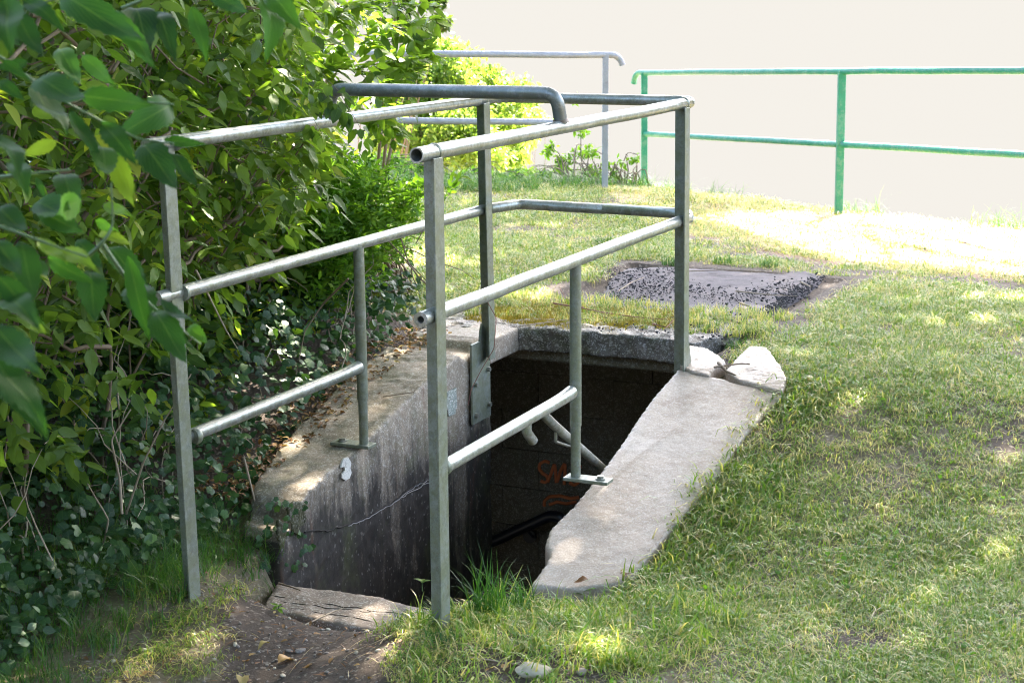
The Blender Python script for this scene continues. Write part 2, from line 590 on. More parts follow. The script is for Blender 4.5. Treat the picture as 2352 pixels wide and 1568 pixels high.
def gz(x, y):
    x = np.asarray(x, float)
    y = np.asarray(y, float)
    xc = np.clip(x, -5, 5)
    yc = np.clip(y, 1.5, 15)
    r2 = (xc[..., None] - ctrl[:, 0]) ** 2 + (yc[..., None] - ctrl[:, 1]) ** 2
    z = phi(r2) @ _w[:_n] + _w[_n] + _w[_n + 1] * xc + _w[_n + 2] * yc
    s, t = ST(x, y)
    z = z + .012 * vnoise(x, y, 3.1) + .006 * vnoise(x, y, 11, 7)
    # rims tucked under the concrete
    k = sst(.03, .0, np.abs(t - .17) - .19) * sst(.0, .05, s - .47) * sst(2.1, 2.05, s)
    z = z * (1 - k) + k * np.minimum(z, slab_z(x, y) - .05)
    wl = sst(.06, .0, np.abs(t + 1.01) - .17) * sst(.02, .08, s - .45) * sst(2.2, 2.14, s)
    z = z * (1 - wl) + wl * np.minimum(z, np.interp(s, WZ[:, 0], WZ[:, 1]) - .09)
    rf = sst(.05, 0., np.abs(t + .6) - .72) * sst(.04, 0., np.abs(s - 2.45) - .28)
    z = z * (1 - rf) + rf * np.minimum(z, -1.47)
    si = sst(.06, 0., np.abs(t + .5) - .36) * sst(.05, 0., np.abs(s - .35) - .14)
    z = z * (1 - si) + si * np.minimum(z, -1.965)
    pd = sst(.05, 0., np.abs(t + .5) - .55) * sst(.05, 0., np.abs(s - 3.75) - .62)
    z = z * (1 - pd) + pd * np.minimum(z, -1.485)
    e = edge_dist(x, y)
    drop = np.where(e > 0, np.minimum(e * .25 + sst(0, .6, e) * .5 * np.minimum(e, 30), 14.0), 0)
    return z - drop


def gzs(x, y):
    return float(gz(np.array([x]), np.array([y]))[0])


def mudmask(x, y):
    """1 where bare earth shows"""
    s, t = ST(x, y)
    n1 = vnoise(x, y, 5.5, 3) * .10
    tl_ = np.interp(s, [-1.5, -.8, -.25, .15, .5], [.1, -.28, -.58, -.80, -.86])
    tr_ = np.interp(s, [-1.5, -.8, -.06, .2, .5], [.8, .35, -.10, -.24, -.1])
    path = sst(.07, -.07, np.maximum(tl_ - t, t - tr_) + n1 * .6) * sst(.52, .40, s)
    n2 = vnoise(x, y, 6.5, 9)
    n3 = vnoise(x, y, 2.3, 15)
    bare = sst(.22, .62, n2 * .6 + n3 * .5) * .75 * (t > .55)
    # worn ground at the pad, the roof slab and along the foreground rim
    a = sst(.16, 0, np.abs(t + .45) - .62 + n1) * sst(.16, 0, np.abs(s - 3.75) - .72 + n1)
    b = sst(.18, 0, np.abs(t + .55) - .60) * sst(.1, 0, np.abs(s - 2.55) - .25)
    c = sst(.55, .2, np.hypot((s + .42) * .9, (t - .50) * .8) + n1 * 2.2) * .9
    lf = sst(.05, .15, -t - 1.0) * .9 * sst(2.6, 2.2, s)
    d_ = sst(.6, .1, np.abs(s - 5.0 + .25 * t) + n1 * 3) * sst(-.1, .8, t) * .6
    lim = np.interp(x, [.6, 1.0, 1.6, 2.2, 2.8, 4.0], [12.5, 10.4, 9.4, 8.8, 8.3, 7.5])
    e_ = sst(.55, .05, np.abs(y - lim + .30 + n2 * .35) + n1 * 3.2) * sst(.75, 1.1, x) * .9
    e_ = np.maximum(e_, sst(-.1, .3, y - lim) * sst(1.0, 1.5, x) * (.55 + .25 * n3))
    return np.clip(np.maximum.reduce([path, bare, a, b, c, lf, d_, e_]), 0, 1)


def ground_material():
    m = M('earth and thatch')
    at = m.n('Attribute', attribute_name='mud')
    mud = m.n('SeparateColor', i_0=at.outputs['Color']).outputs[0]
    p_ = m.pos()
    a = m.noise(p_, 6, 7, .7)
    b = m.noise(p_, 55, 6, .8)
    soil = m.mix(m.ramp(a, [(.3, 0), (.7, 1)]), (.050, .036, .027), (.115, .082, .060))
    soil = m.mix(m.ramp(b, [(.55, 0), (.72, 1)]), soil, (.19, .145, .11))
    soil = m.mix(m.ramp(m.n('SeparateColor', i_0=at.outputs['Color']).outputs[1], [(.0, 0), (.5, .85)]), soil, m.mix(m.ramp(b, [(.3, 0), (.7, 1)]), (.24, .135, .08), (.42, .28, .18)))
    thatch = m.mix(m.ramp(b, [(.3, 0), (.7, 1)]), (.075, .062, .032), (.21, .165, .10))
    thatch = m.mix(m.ramp(m.math('ADD', m.n('SeparateColor', i_0=at.outputs['Color']).outputs[1], m.math('MULTIPLY', m.math('SUBTRACT', a, .5), .4)), [(.3, 0), (.7, 1)]), thatch, (.42, .31, .19))  # dry thatch, painted paler so the sunlit area burns out
    k = m.ramp(m.math('ADD', mud, m.math('MULTIPLY', m.math('SUBTRACT', a, .5), .5)), [(.35, 0), (.6, 1)])
    gr = m.n('SeparateColor', i_0=m.n('TexVoronoi', i_Vector=p_, i_Scale=120).outputs['Color']).outputs[0]
    col = m.mix(k, thatch, soil)
    col = m.mix(m.math('MULTIPLY', m.ramp(gr, [(.90, 0), (.93, 1)]), .6), col, (.30, .25, .20))
    nn = m.bump(a, .5, .03)
    nn = m.bump(b, .8, .008, nn)
    return m.fin(col, .85, nn, Specular_IOR_Level=.35)


def build_ground():
    sl = np.r_[np.linspace(-60, -6, 12), np.linspace(-4.5, -1.6, 14), np.arange(-1.5, 5.5, .035), np.arange(5.5, 13, .10), np.linspace(13.5, 24, 12), np.linspace(30, 95, 8)]
    tl = np.r_[np.linspace(-70, -8, 10), np.linspace(-6.5, -2.6, 16), np.arange(-2.5, 2.6, .035), np.arange(2.7, 7.5, .15), np.linspace(9, 60, 12)]
    for ln, cuts in ((sl, (.46, 2.62)), (tl, (-.90, .03))):
        for c in cuts:
            ln[np.argmin(np.abs(ln - c))] = c
    Sg, Tg = np.meshgrid(sl, tl, indexing='ij')
    X = C0[0] + Dv[0] * Sg + Nv[0] * Tg
    Y = C0[1] + Dv[1] * Sg + Nv[1] * Tg
    Z = gz(X.ravel(), Y.ravel())
    V = np.c_[X.ravel(), Y.ravel(), Z]
    ns, nt = len(sl), len(tl)
    ii, jj = np.meshgrid(np.arange(ns - 1), np.arange(nt - 1), indexing='ij')
    sc = (sl[:-1] + sl[1:]) / 2
    tc = (tl[:-1] + tl[1:]) / 2
    hole = ((sc > .46) & (sc < 2.62))[:, None] & ((tc > -.90) & (tc < .03))[None, :]
    keep = ~hole.ravel()
    a = (ii * nt + jj).ravel()[keep]
    F = np.c_[a, a + 1, a + nt + 1, a + nt]
    me = np_mesh('ground', V, F)
    mm = mudmask(X.ravel(), Y.ravel())
    ca = me.attributes.new('mud', 'FLOAT_COLOR', 'POINT')
    ca.data.foreach_set('color', np.c_[mm, sst(-.3, .5, Y.ravel() - np.interp(X.ravel(), [.6, 1.0, 1.6, 2.2, 2.8, 4.0], [12.5, 10.4, 9.4, 8.8, 8.3, 7.5])), mm, np.ones_like(mm)].astype(np.float32).ravel())  # second channel marks the sunlit area, where dry ground is coloured lighter
    me.polygons.foreach_set('use_smooth', np.ones(len(F), bool))
    o = link('ground', me, None, ground_material())
    tag(o, 'grassy ground with worn earth around the stairwell', kind='structure')


def np_mesh(name, V, F, lc=None):
    F = np.asarray(F)
    me = bpy.data.meshes.new(name)
    me.vertices.add(len(V))
    me.vertices.foreach_set('co', np.asarray(V, np.float32).ravel())
    k = F.shape[1]
    me.loops.add(F.size)
    me.loops.foreach_set('vertex_index', F.astype(np.int32).ravel())
    me.polygons.add(len(F))
    me.polygons.foreach_set('loop_start', np.arange(0, F.size, k, dtype=np.int32))
    me.polygons.foreach_set('loop_total', np.full(len(F), k, np.int32))
    me.update(calc_edges=True)
    if lc is not None:
        ca = me.attributes.new('lc', 'FLOAT_COLOR', 'POINT')
        ca.data.foreach_set('color', np.c_[lc, np.ones(len(lc))].astype(np.float32).ravel())
    return me


build_ground()


def build_sky_and_water():
    m = M('calm pale water')
    n_ = m.noise(m.pos(), 1.5, 4)
    m.fin((.35, .38, .38), .12, m.bump(n_, .15, .1))
    v = [(-200, 5, -14.0), (200, 5, -14.0), (200, 200, -14.0), (-200, 200, -14.0)]
    me = bpy.data.meshes.new('water')
    me.from_pydata(v, [], [(0, 1, 2, 3)])
    tag(link('water', me, None, m.m), kind='structure')
    # the bright blank sky low over the water: one plain far backdrop all round
    mm = M('blank bright sky')
    c = [(x / 255) for x in (243, 242, 239)]
    lin = [((x + .055) / 1.055) ** 2.4 for x in c]
    e = mm.n('Emission', i_Color=(*lin, 1), i_Strength=1 / 2 ** EXPO)
    mm.set(mm.out.inputs[0], e.outputs[0])
    n = 64
    V, F = [], []
    for k in range(n):
        a = 2 * math.pi * k / n
        V += [(85 * math.sin(a), 85 * math.cos(a), -16), (85 * math.sin(a), 85 * math.cos(a), 14)]
    for k in range(n):
        k2 = (k + 1) % n
        F.append((2 * k, 2 * k2, 2 * k2 + 1, 2 * k + 1))
    me = bpy.data.meshes.new('sky')
    me.from_pydata(V, [], F)
    tag(link('sky', me, None, mm.m), kind='structure')


build_sky_and_water()

# ------------------------------------------------------------------ the stairwell
well = empty('underground_entrance', P(1.3, -.42, -1.92), 'concrete stairwell going down into a dark cellar under the lawn, with sloping side walls', 'stairwell')


def build_well():
    # left cheek wall: profile along s, thick towards the bank, its near top corner broken off
    prof = [(.50, -3.6), (.50, -1.80), (.53, -1.765), (.60, -1.775), (.64, -1.70), (.70, -1.665), (1.05, -1.605), (1.565, -1.478), (1.86, -1.43), (1.90, -1.455), (2.02, -1.452), (2.06, -1.42), (2.14, -1.41), (2.14, -3.6)]
    a = [P(s, -.862, z) for s, z in prof]
    b = MB()
    n = len(prof)
    w = [P(s, -.862 - float(np.interp(s, [.5, .75, 1.2], [.15, .24, .34])), z + (0 if z < -3 else .008)) for s, z in prof]
    b.add(a + w, [tuple(range(n)), tuple(range(n, 2 * n))[::-1]] + [(i, (i + 1) % n, (i + 1) % n + n, i + n) for i in range(n)])
    o = b.build('side_wall', MAT['conc_wall'], well)
    o['label'] = 'stained left side wall with a cracked face and broken corner'
    rough(o, .012, .016, .12, .008)
    # right cheek wall below ground, and the sloping coping slab on it
    MB().add([P(s, t, z) for t in (.0, .3) for s, z in [(.40, -3.6), (.40, -1.95), (.75, -1.86), (1.5, -1.68), (2.0, -1.55), (2.10, -1.55), (2.10, -3.6)]],
             [tuple(range(7)), tuple(range(7, 14))[::-1]] + [(i, (i + 1) % 7, (i + 1) % 7 + 7, i + 7) for i in range(7)]).build('side_wall', MAT['conc_wall'], well)
    px = [(1558, 846), (1500, 912), (1462, 966), (1432, 1012), (1385, 1078), (1352, 1118), (1318, 1160), (1290, 1185), (1262, 1215), (1252, 1250), (1262, 1275), (1250, 1300), (1216, 1344),
          (1320, 1352), (1440, 1335), (1540, 1215), (1640, 1100), (1720, 985), (1798, 906), (1740, 890), (1690, 878), (1640, 864), (1600, 858)]
    top = [on_fun(u, v, slab_z) for u, v in px]
    o = MB().prism(top, (0, 0, -.11)).build('coping_slab', MAT['conc_slab'], well)
    o['label'] = 'pale sloping concrete slab along the right side'
    rough(o, .010, .004, .16, .0018)
    for px, dz, th, lab in [([(1668, 850), (1692, 820), (1722, 793), (1762, 797), (1790, 835), (1806, 866), (1797, 899), (1742, 884), (1697, 872)], .012, .10, 'loose broken slab corner'),
                            ([(1583, 792), (1618, 796), (1650, 815), (1668, 832), (1640, 842), (1630, 862), (1585, 852), (1560, 836), (1566, 812)], .008, .09, 'crumbled grey slab fragment')]:
        f = lambda x, y: float(slab_z(x, y)) + dz
        o = MB().prism([on_fun(u, v, f) for u, v in px], (0, 0, -th)).build('slab_fragment', MAT['conc_slab'], well)
        o['label'] = lab
        rough(o, .007, .009, .06, .006)
    # roof slab with its broken front edge, the lintel behind it and the haunch on the left
    px = [(1060, 752), (1125, 748), (1180, 752), (1260, 757), (1337, 762), (1420, 768), (1500, 776), (1550, 780), (1592, 788)]
    top = [on_fun(u, v, lambda x, y: -1.425) for u, v in px]
    s_, t_ = ST(top[-1][0], top[-1][1])
    top += [P(3.02, .12, -1.43), P(3.02, -1.28, -1.43), P(2.25, -1.26, -1.42)]
    o = MB().prism(top, (0, 0, -.10)).build('roof_slab', MAT['conc_roof'], well)
    o['label'] = 'broken rough front edge of the cellar roof'
    rough(o, .012, .035, .06, .018)
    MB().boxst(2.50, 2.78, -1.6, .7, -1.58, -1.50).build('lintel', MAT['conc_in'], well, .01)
    MB().boxst(2.142, 2.52, -1.25, -.866, -1.53, -1.425).build('haunch', MAT['conc_wall'], well, .01)
    MB().boxst(2.105, 2.46, .004, .35, -3.6, -1.56).build('door_jamb', MAT['conc_wall'], well, .01)
    # steps
    z = -1.965
    for k in range(8):
        s0 = .49 + k * .21
        MB().boxst(s0, s0 + .24, -.858, -.004, z - .18 * (k + 1) - .25, z - .18 * (k + 1)).build('step', MAT['conc_sill'], well, .008)
    # threshold in front of the first step
    px = [(634, 1336), (700, 1347), (800, 1357), (880, 1372), (960, 1392), (1060, 1412), (1100, 1440), (1000, 1470), (905, 1450), (800, 1436), (700, 1414), (604, 1398)]
    top = [on_fun(u, v, lambda x, y: -1.925) for u, v in px]
    o = MB().prism(top, (0, 0, -.12)).build('threshold_slab', MAT['conc_sill'], well)
    o['label'] = 'worn concrete sill at the head of the stairs, with drag lines'
    rough(o, .010, .012, .07, .008)
    # three drag lines worn into the sill
    for (a, b) in [((622, 1366), (960, 1416)), ((640, 1378), (890, 1412)), ((612, 1386), (920, 1436))]:
        q = [on_fun(a[0] + (b[0] - a[0]) * k / 12 + random.uniform(-3, 3), a[1] + (b[1] - a[1]) * k / 12 + random.uniform(-3, 3), lambda x, y: -1.925) + np.array([0, 0, -.0012]) for k in range(13)]
        MB().tube(q, .0016, 5).build('groove', MAT['groove'], well)
    # cellar: floor, back wall with faint block courses, sides
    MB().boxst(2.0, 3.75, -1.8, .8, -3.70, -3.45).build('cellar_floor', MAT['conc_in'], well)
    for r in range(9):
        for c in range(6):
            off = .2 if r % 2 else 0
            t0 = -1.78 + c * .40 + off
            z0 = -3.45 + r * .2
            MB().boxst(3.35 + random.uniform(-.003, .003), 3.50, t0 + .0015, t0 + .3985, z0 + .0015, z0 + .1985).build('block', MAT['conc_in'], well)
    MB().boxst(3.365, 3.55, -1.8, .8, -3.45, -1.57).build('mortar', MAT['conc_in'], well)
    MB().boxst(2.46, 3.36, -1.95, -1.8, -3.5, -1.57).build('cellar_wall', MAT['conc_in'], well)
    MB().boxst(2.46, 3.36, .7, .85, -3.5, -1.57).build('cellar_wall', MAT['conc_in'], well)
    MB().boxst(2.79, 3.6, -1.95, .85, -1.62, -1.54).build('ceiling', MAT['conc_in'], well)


MAT['crack'] = M('crack shadow').fin((.03, .025, .02), .95)
MAT['groove'] = M('dirt in groove').fin((.07, .055, .042), .95)
MAT['crack_pale'] = M('pale crack lip').fin((.34, .31, .29), .9)
MAT['spray'] = M('faded orange spray paint').fin((.50, .13, .035), .8)
MAT['white_paint'] = mat_concrete('flaking white paint', base=(.55, .53, .47), bright=(.65, .62, .56), dark=(.3, .27, .22), grime=.9)
MAT['teal_paint'] = mat_concrete('washed teal paint', base=(.22, .24, .20), bright=(.30, .33, .29), dark=(.15, .2, .17), grime=.9)
MAT['dark_moss'] = mat_concrete('dark moss', base=(.035, .032, .015), bright=(.06, .06, .02), dark=(.012, .01, .008), grain_k=.2)
build_well()


def strokes(name, lines, plane, width, mat, parent, lab=None, off=.0):
    """flat marks on a wall: ribbons 2 mm thick following traced lines"""
    b = MB()
    for ln in lines:
        pts = [plane(u, v) for u, v in ln]
        pts = round_path(pts, .02, 3) if len(pts) > 2 else pts
        b.tube(pts, width, 6)
    o = b.build(name, mat, parent)
    if lab: o['label'] = lab
    return o


BK = lambda u, v: on_s(u, v, 3.348)
strokes('graffiti', [
    [(1262, 1062), (1252, 1058), (1240, 1064), (1238, 1076), (1246, 1086), (1256, 1092), (1260, 1102), (1252, 1108), (1242, 1104)],
    [(1258, 1106), (1266, 1086), (1274, 1062), (1276, 1082), (1278, 1108)],
    [(1280, 1106), (1288, 1080), (1298, 1060), (1298, 1084), (1296, 1112)],
    [(1310, 1086), (1310, 1104)],
    [(1336, 1072), (1322, 1070), (1316, 1080), (1328, 1092), (1330, 1108), (1318, 1114), (1308, 1108)],
    [(1250, 1162), (1250, 1150), (1262, 1140), (1286, 1138), (1310, 1144), (1330, 1142)],
    [(1262, 1158), (1280, 1152), (1300, 1156), (1324, 1152)],
], BK, .0085, MAT['spray'], well, 'faded orange spray-painted letters on the cellar back wall')
LF = lambda u, v: on_t(u, v, -.858)
# crack running across the left wall: a dark line with a pale lip
jag = lambda ln, a: [(u + random.uniform(-a, a), v + random.uniform(-a, a)) for u, v in sub(ln, 7)]
ck = jag([(700, 1220), (752, 1218), (800, 1203), (846, 1184), (905, 1150), (950, 1116), (985, 1098)], 2.2)
strokes('crack', [ck], LF, .0030, MAT['crack'], well)
strokes('crack_lip', [[(u, v + 3.5) for u, v in ck[14:]], jag([(905, 1150), (940, 1132), (985, 1108)], 2)], LF, .0016, MAT['crack_pale'], well)
# flaking white and teal paint patches
for nm, pts, mt, lab in [
    ('paint_patch', [(790, 1053), (800, 1050), (807, 1062), (805, 1075), (808, 1085), (803, 1098), (794, 1103), (786, 1098), (786, 1088), (793, 1080), (791, 1071), (784, 1074), (786, 1062)], 'white_paint', 'small white patch shaped like a figure nine'),
    ('paint_patch', [(1028, 900), (1048, 890), (1050, 930), (1046, 950), (1032, 956), (1026, 930)], 'teal_paint', 'washed-out teal patch near the back corner')]:
    top = [on_t(u, v, -.8535) for u, v in pts]
    MB().prism(top, tuple(-.006 * np.array([Nv[0], Nv[1], 0]))).build(nm, MAT[mt], well)['label'] = lab
for pts in ([(662, 1168), (676, 1152), (690, 1150), (704, 1158), (700, 1172), (706, 1190), (700, 1206), (688, 1212), (684, 1226), (676, 1224), (672, 1206), (664, 1196), (666, 1182)],
            [(640, 1192), (652, 1200), (660, 1222), (656, 1250), (646, 1262), (640, 1236)]):
    o = MB().prism([on_t(u, v, -.854) for u, v in pts], tuple(-.012 * np.array([Nv[0], Nv[1], 0]))).build('moss_patch', MAT['dark_moss'], well)
    o['label'] = 'dark moss in the broken corner'
    rough(o, .004, .010, .02, .004)
# slot under the broken corner
# thin crack between slab and loose corner is the real gap between both pieces

# ------------------------------------------------------------------ guard railing
rail = empty('guard_railing', P(0, 0, -1.75), 'grey tubular steel guard railing around the stairwell, open at the near end', 'railing')
R = .0213
ZT, ZM, ZL = -.422, -.866, -1.312
UPZ = np.array([0, 0, 1.])


def angle_post(sb, tb, zb, st_, tt_, zt, name='post', flip=1, w=.052, mat='steel_post'):
    """angle-iron post: a web facing the stairs' head and a flange on its right edge"""
    b = MB()
    for (s0, s1, t0, t1) in ((0, .006, -w / 2, w / 2), (-w * .95, .006, w / 2 * flip, (w / 2 + .006) * flip)):
        v = []
        for (sc, tc, zc) in ((sb, tb, zb), (st_, tt_, zt)):
            for (a, c) in ((s0, t0), (s1, t0), (s1, t1), (s0, t1)):
                v.append(P(sc + a, tc + c, zc))
        b.add(v, [(0, 1, 2, 3), (7, 6, 5, 4), (4, 5, 1, 0), (5, 6, 2, 1), (6, 7, 3, 2), (7, 4, 0, 3)])
    return b.build(name, MAT[mat], rail, .0012)


def wob(pts, a=.0012):
    return [np.array(q) + rng.normal(0, a, 3) * (0 if i in (0, len(pts) - 1) else 1) for i, q in enumerate(pts)]


TL = -.847
path = round_path([P(-.09, 0, ZT), P(2.14, .0, ZT), P(2.20, -.03, ZT + .0), P(2.21, TL, ZT), P(2.02, TL, ZT), P(-.10, TL - .02, ZT)], [0, .03, .03, .05, .05, 0])
MB().tube(wob(sub(path[:1] + path[1:2], 10)[:-1] + path[1:]), R, 20, hollow0=.80).build('top_rail', MAT['steel'], rail)
path = round_path([P(-.085, .0, ZM), P(2.14, .0, ZM), P(2.24, -.035, ZM), P(2.27, -.40, ZM), P(2.29, TL + .06, ZM), P(2.10, TL, ZM), P(-.10, TL - .015, ZM)], [0, .035, .035, 0, .05, .10, 0])
MB().tube(wob(sub(path[:1] + path[1:2], 10)[:-1] + path[1:]), R, 20, hollow0=.48).build('middle_rail', MAT['steel'], rail)
# crossbar: an inverted U welded on both top rails
cb = round_path([P(.885, 0, ZT + .012), P(.86, -.004, ZT + .108), P(.86, TL + .02, ZT + .108), P(.885, TL, ZT + .012)], [0, .075, .075, 0], 8)
o = MB().tube(cb, .0215, 20).build('crossbar', MAT['steel_dark'], rail)
o['label'] = 'darker worn crossbar linking the two top rails'
for t in (0, TL):
    q = np.array(P(.885, t, ZT + .016))
    MB().tube([q, q + UPZ * .008, q + UPZ * .013], [.027, .0245, .0225], 14).build('weld', MAT['weld'], rail)
# lower rails between post and short post, lifted at their far end
for t, s1 in ((0, .985), (TL, 1.045)):
    a, b = np.array(P(-.01 if t else .02, t - (.02 if t else 0), ZL)), np.array(P(s1 - .02, t, ZL + .004))
    q = sub([a, b], 12)
    q = [w + UPZ * (.005 * max(0, (i - 10) / 2) ** 2) for i, w in enumerate(q)]
    MB().tube(q, [R * .97] * 10 + [R * .98, R * 1.0, R * 1.1], 18).build('lower_rail', MAT['steel'], rail)
# the four angle posts
qa, qb = on_s(992, 370, 0), on_s(1010, 1440, 0)
angle_post(0, ST(qb[0], qb[1])[1], qb[2], 0, ST(qa[0], qa[1])[1], ZT - .012)
qa, qb = on_s(378, 345, 0), on_s(441, 1400, 0)
angle_post(0, ST(qb[0], qb[1])[1], qb[2], 0, ST(qa[0], qa[1])[1], ZT - .012)
angle_post(2.055, .006, -1.475, 2.05, 0, ZT - .012)
angle_post(2.065, TL + .012, -1.478, 2.065, TL, ZT - .012)
# short posts: sleeve over a thinner stub, base plate and bolt
for s_, t, zf, sgn in ((1.003, 0, -1.602, 1), (1.050, TL, -1.591, -1)):
    sp = MB().tube([P(s_, t, -1.425), P(s_, t, -1.30), P(s_, t, ZM - .012)], [.0198, .0198, .0192], 18).build('short_post', MAT['steel_post'], rail)
    MB().tube([P(s_, t, zf), P(s_, t, -1.42)], .0168, 18).build('stub', MAT['steel_post'], rail)
    MB().boxst(s_ - .03, s_ + .03, t + (-.035 if sgn > 0 else -.125), t + (.125 if sgn > 0 else .035), zf - .012, zf).build('base_plate', MAT['steel_post'], rail, .002)
    q = np.array(P(s_, t + sgn * .09, zf))
    MB().tube([q, q + UPZ * .012], .0125, 6).build('bolt', MAT['bolt'], rail, .0015)
    MB().tube([q, q + UPZ * .004], .017, 16).build('washer', MAT['bolt'], rail)
# foot plate of the far left post, bolted on the wall face; gusset of the far right post
b = MB()
v = [(2.02, -1.36), (2.035, -1.33), (2.10, -1.42), (2.105, -1.735), (2.01, -1.735), (2.005, -1.45)]
n_ = len(v)
b.add([P(s, TL + .004, z) for s, z in v] + [P(s, TL - .006, z) for s, z in v], [tuple(range(n_)), tuple(range(n_, 2 * n_))[::-1]] + [(i, (i + 1) % n_, (i + 1) % n_ + n_, i + n_) for i in range(n_)])
b.build('foot_plate', MAT['steel_post'], rail, .001)
MB().boxst(1.93, 2.01, TL - .004, TL + .005, -1.735, -1.40).build('foot_plate', MAT['steel_post'], rail, .001)
for s_, z_ in ((1.955, -1.57), (2.075, -1.53), (1.955, -1.70), (2.08, -1.68)):
    q = np.array(P(s_, TL + .004, z_))
    MB().tube([q, q + np.array([Nv[0], Nv[1], 0]) * .014], .010, 6).build('bolt', MAT['bolt'], rail)
v = [(2.045, -1.33), (2.075, -1.33), (2.11, -1.425), (2.085, -1.47), (2.03, -1.48)]
b = MB()
b.add([P(s, .032, z) for s, z in v] + [P(s, .026, z) for s, z in v], [(0, 1, 2, 3, 4), (9, 8, 7, 6, 5)] + [(i, (i + 1) % 5, (i + 1) % 5 + 5, i + 5) for i in range(5)])
b.build('gusset', MAT['steel_post'], rail, .001)

# ------------------------------------------------------------------ handrails in the stairwell
h1 = empty('handrail', on_t(1300, 1010, -.07), 'short grey handrail with a hooked end going down the right side of the stairs', 'handrail')
pl = lambda u, v: on_t(u, v, -.07)
MB().tube(round_path([pl(1224, 1012), pl(1208, 990), pl(1212, 958), pl(1238, 942), pl(1275, 978), pl(1470, 1152)], [0, .03, .04, .04, .3, 0], 6), .0165, 16).build('pipe', MAT['steel'], h1)
MB().tube(round_path([pl(1276, 992), pl(1276, 1014), pl(1312, 1026), on_t(1330, 1030, 0.0)], .012, 4), .0055, 8).build('bracket', MAT['bolt'], h1)
h2 = empty('handrail', on_s(1210, 1215, 3.1), 'black pipe handrail deep in the cellar under the graffiti', 'handrail')
pk = lambda u, v: on_s(u, v, 3.2)
MB().tube(round_path([pk(1080, 1262), pk(1140, 1240), pk(1262, 1184), pk(1290, 1186), pk(1300, 1230)], [0, .3, .06, .05, 0], 6), .0275, 16).build('pipe', MAT['pipe_black'], h2)
MB().tube([pk(1212, 1208), pk(1214, 1222), pk(1224, 1232), on_s(1226, 1232, 3.34)], .008, 8).build('bracket', MAT['pipe_black'], h2)
q = on_s(1218, 1230, 3.335)
MB().tube([q, q - np.array([Dv[0], Dv[1], 0]) * .012], .035, 16).build('wall_flange', MAT['pipe_black'], h2)


# ------------------------------------------------------------------ the two fences on the bank
def fence(name, label, posts, mat, r, rp, hook0=None, hook1=None, hz=None):
    """posts: (base, top) pairs; top rail through the tops, mid rail half-way"""
    f = empty(name, posts[0][0], label, 'fence')
    for b_, t_ in posts:
        b_, t_ = np.array(b_), np.array(t_)
        w = rp
        MB().add([b_ + np.array(q) for q in ((-w, -w, -.3), (w, -w, -.3), (w, w, -.3), (-w, w, -.3))] + [t_ + np.array(q) for q in ((-w, -w, 0), (w, -w, 0), (w, w, 0), (-w, w, 0))],
                 [(0, 1, 2, 3), (7, 6, 5, 4), (0, 1, 5, 4), (1, 2, 6, 5), (2, 3, 7, 6), (3, 0, 4, 7)]).build('post', MAT[mat], f, .004)
    tops = [np.array(t) for _, t in posts]
    mids = [np.array(b_) * (1 - hz) + np.array(t_) * hz for b_, t_ in posts]
    ln = list(tops)
    rad = [0] + [0] * (len(ln) - 2) + [0]
    if hook0:
        d = (tops[0] - tops[1]) / np.linalg.norm(tops[0] - tops[1])
        rh = hook0 * .62
        c_ = tops[0] + d * (hook0 - rh) - UPZ * rh
        path = [c_ + d * rh * math.sin(a) + UPZ * rh * math.cos(a) for a in np.linspace(1.45, 0, 8)] + [w for w in sub(tops, 6)]
    else:
        path = sub(tops, 6)
    MB().tube(wob(path, .0012), r, 14).build('top_rail', MAT[mat], f)
    for a, b_ in zip(mids[:-1], mids[1:]):
        MB().tube(wob(sub([a, b_], 6), .0015), r, 14).build('middle_rail', MAT[mat], f)
    return f


g1b, g1t = np.array([1.134, 14.08, -1.675]), np.array(ray(1480, 167) * 14.08)
g2b, g2t = np.array([2.33, 11.76, -1.567]), np.array(ray(1934, 164) * 11.76)
st_b, st_t = g2b - g1b, g2t - g1t
g3b = g2b + st_b * .92
g3t = ray(2560, 163) * g3b[1]
g4b = g3b + st_b
g4t = g3t + (g3t - g2t)
fence('painted_fence', 'green painted pipe fence on the bank with a hooked left end', [(g1b, g1t), (g2b, g2t), (g3b, g3t), (g4b, g4t)], 'green', .024, .026, .17, None, .492)
e1b, e1t = ray(1389, 436) * 12.3, ray(1391, 127) * 12.3
e2b, e2t = ray(764, 425) * 11.75, ray(760, 123) * 11.75
e3b, e3t = e2b + (e2b - e1b), e2t + (e2t - e1t)
fence('bank_fence', 'dull grey pipe fence on the bank, half hidden by the bush', [(e1b, e1t), (e2b, e2t), (e3b, e3t)], 'steel_far', .024, .022, .13, None, .50)

# ------------------------------------------------------------------ concrete pad with burnt charcoal
pad_px = [(1372, 700), (1400, 640), (1440, 616), (1560, 612), (1700, 616), (1850, 622), (1892, 634), (1850, 672), (1800, 700), (1755, 728), (1640, 732), (1560, 728), (1480, 716), (1420, 708)]
o = MB().prism([on_fun(u, v, lambda x, y: -1.460) for u, v in pad_px], (0, 0, -.07)).build('concrete_pad', MAT['conc_pad'])
rough(o, .02, .010, .10, .004)
tag(o, 'flat pinkish concrete pad strewn with charcoal in the grass', 'concrete pad')

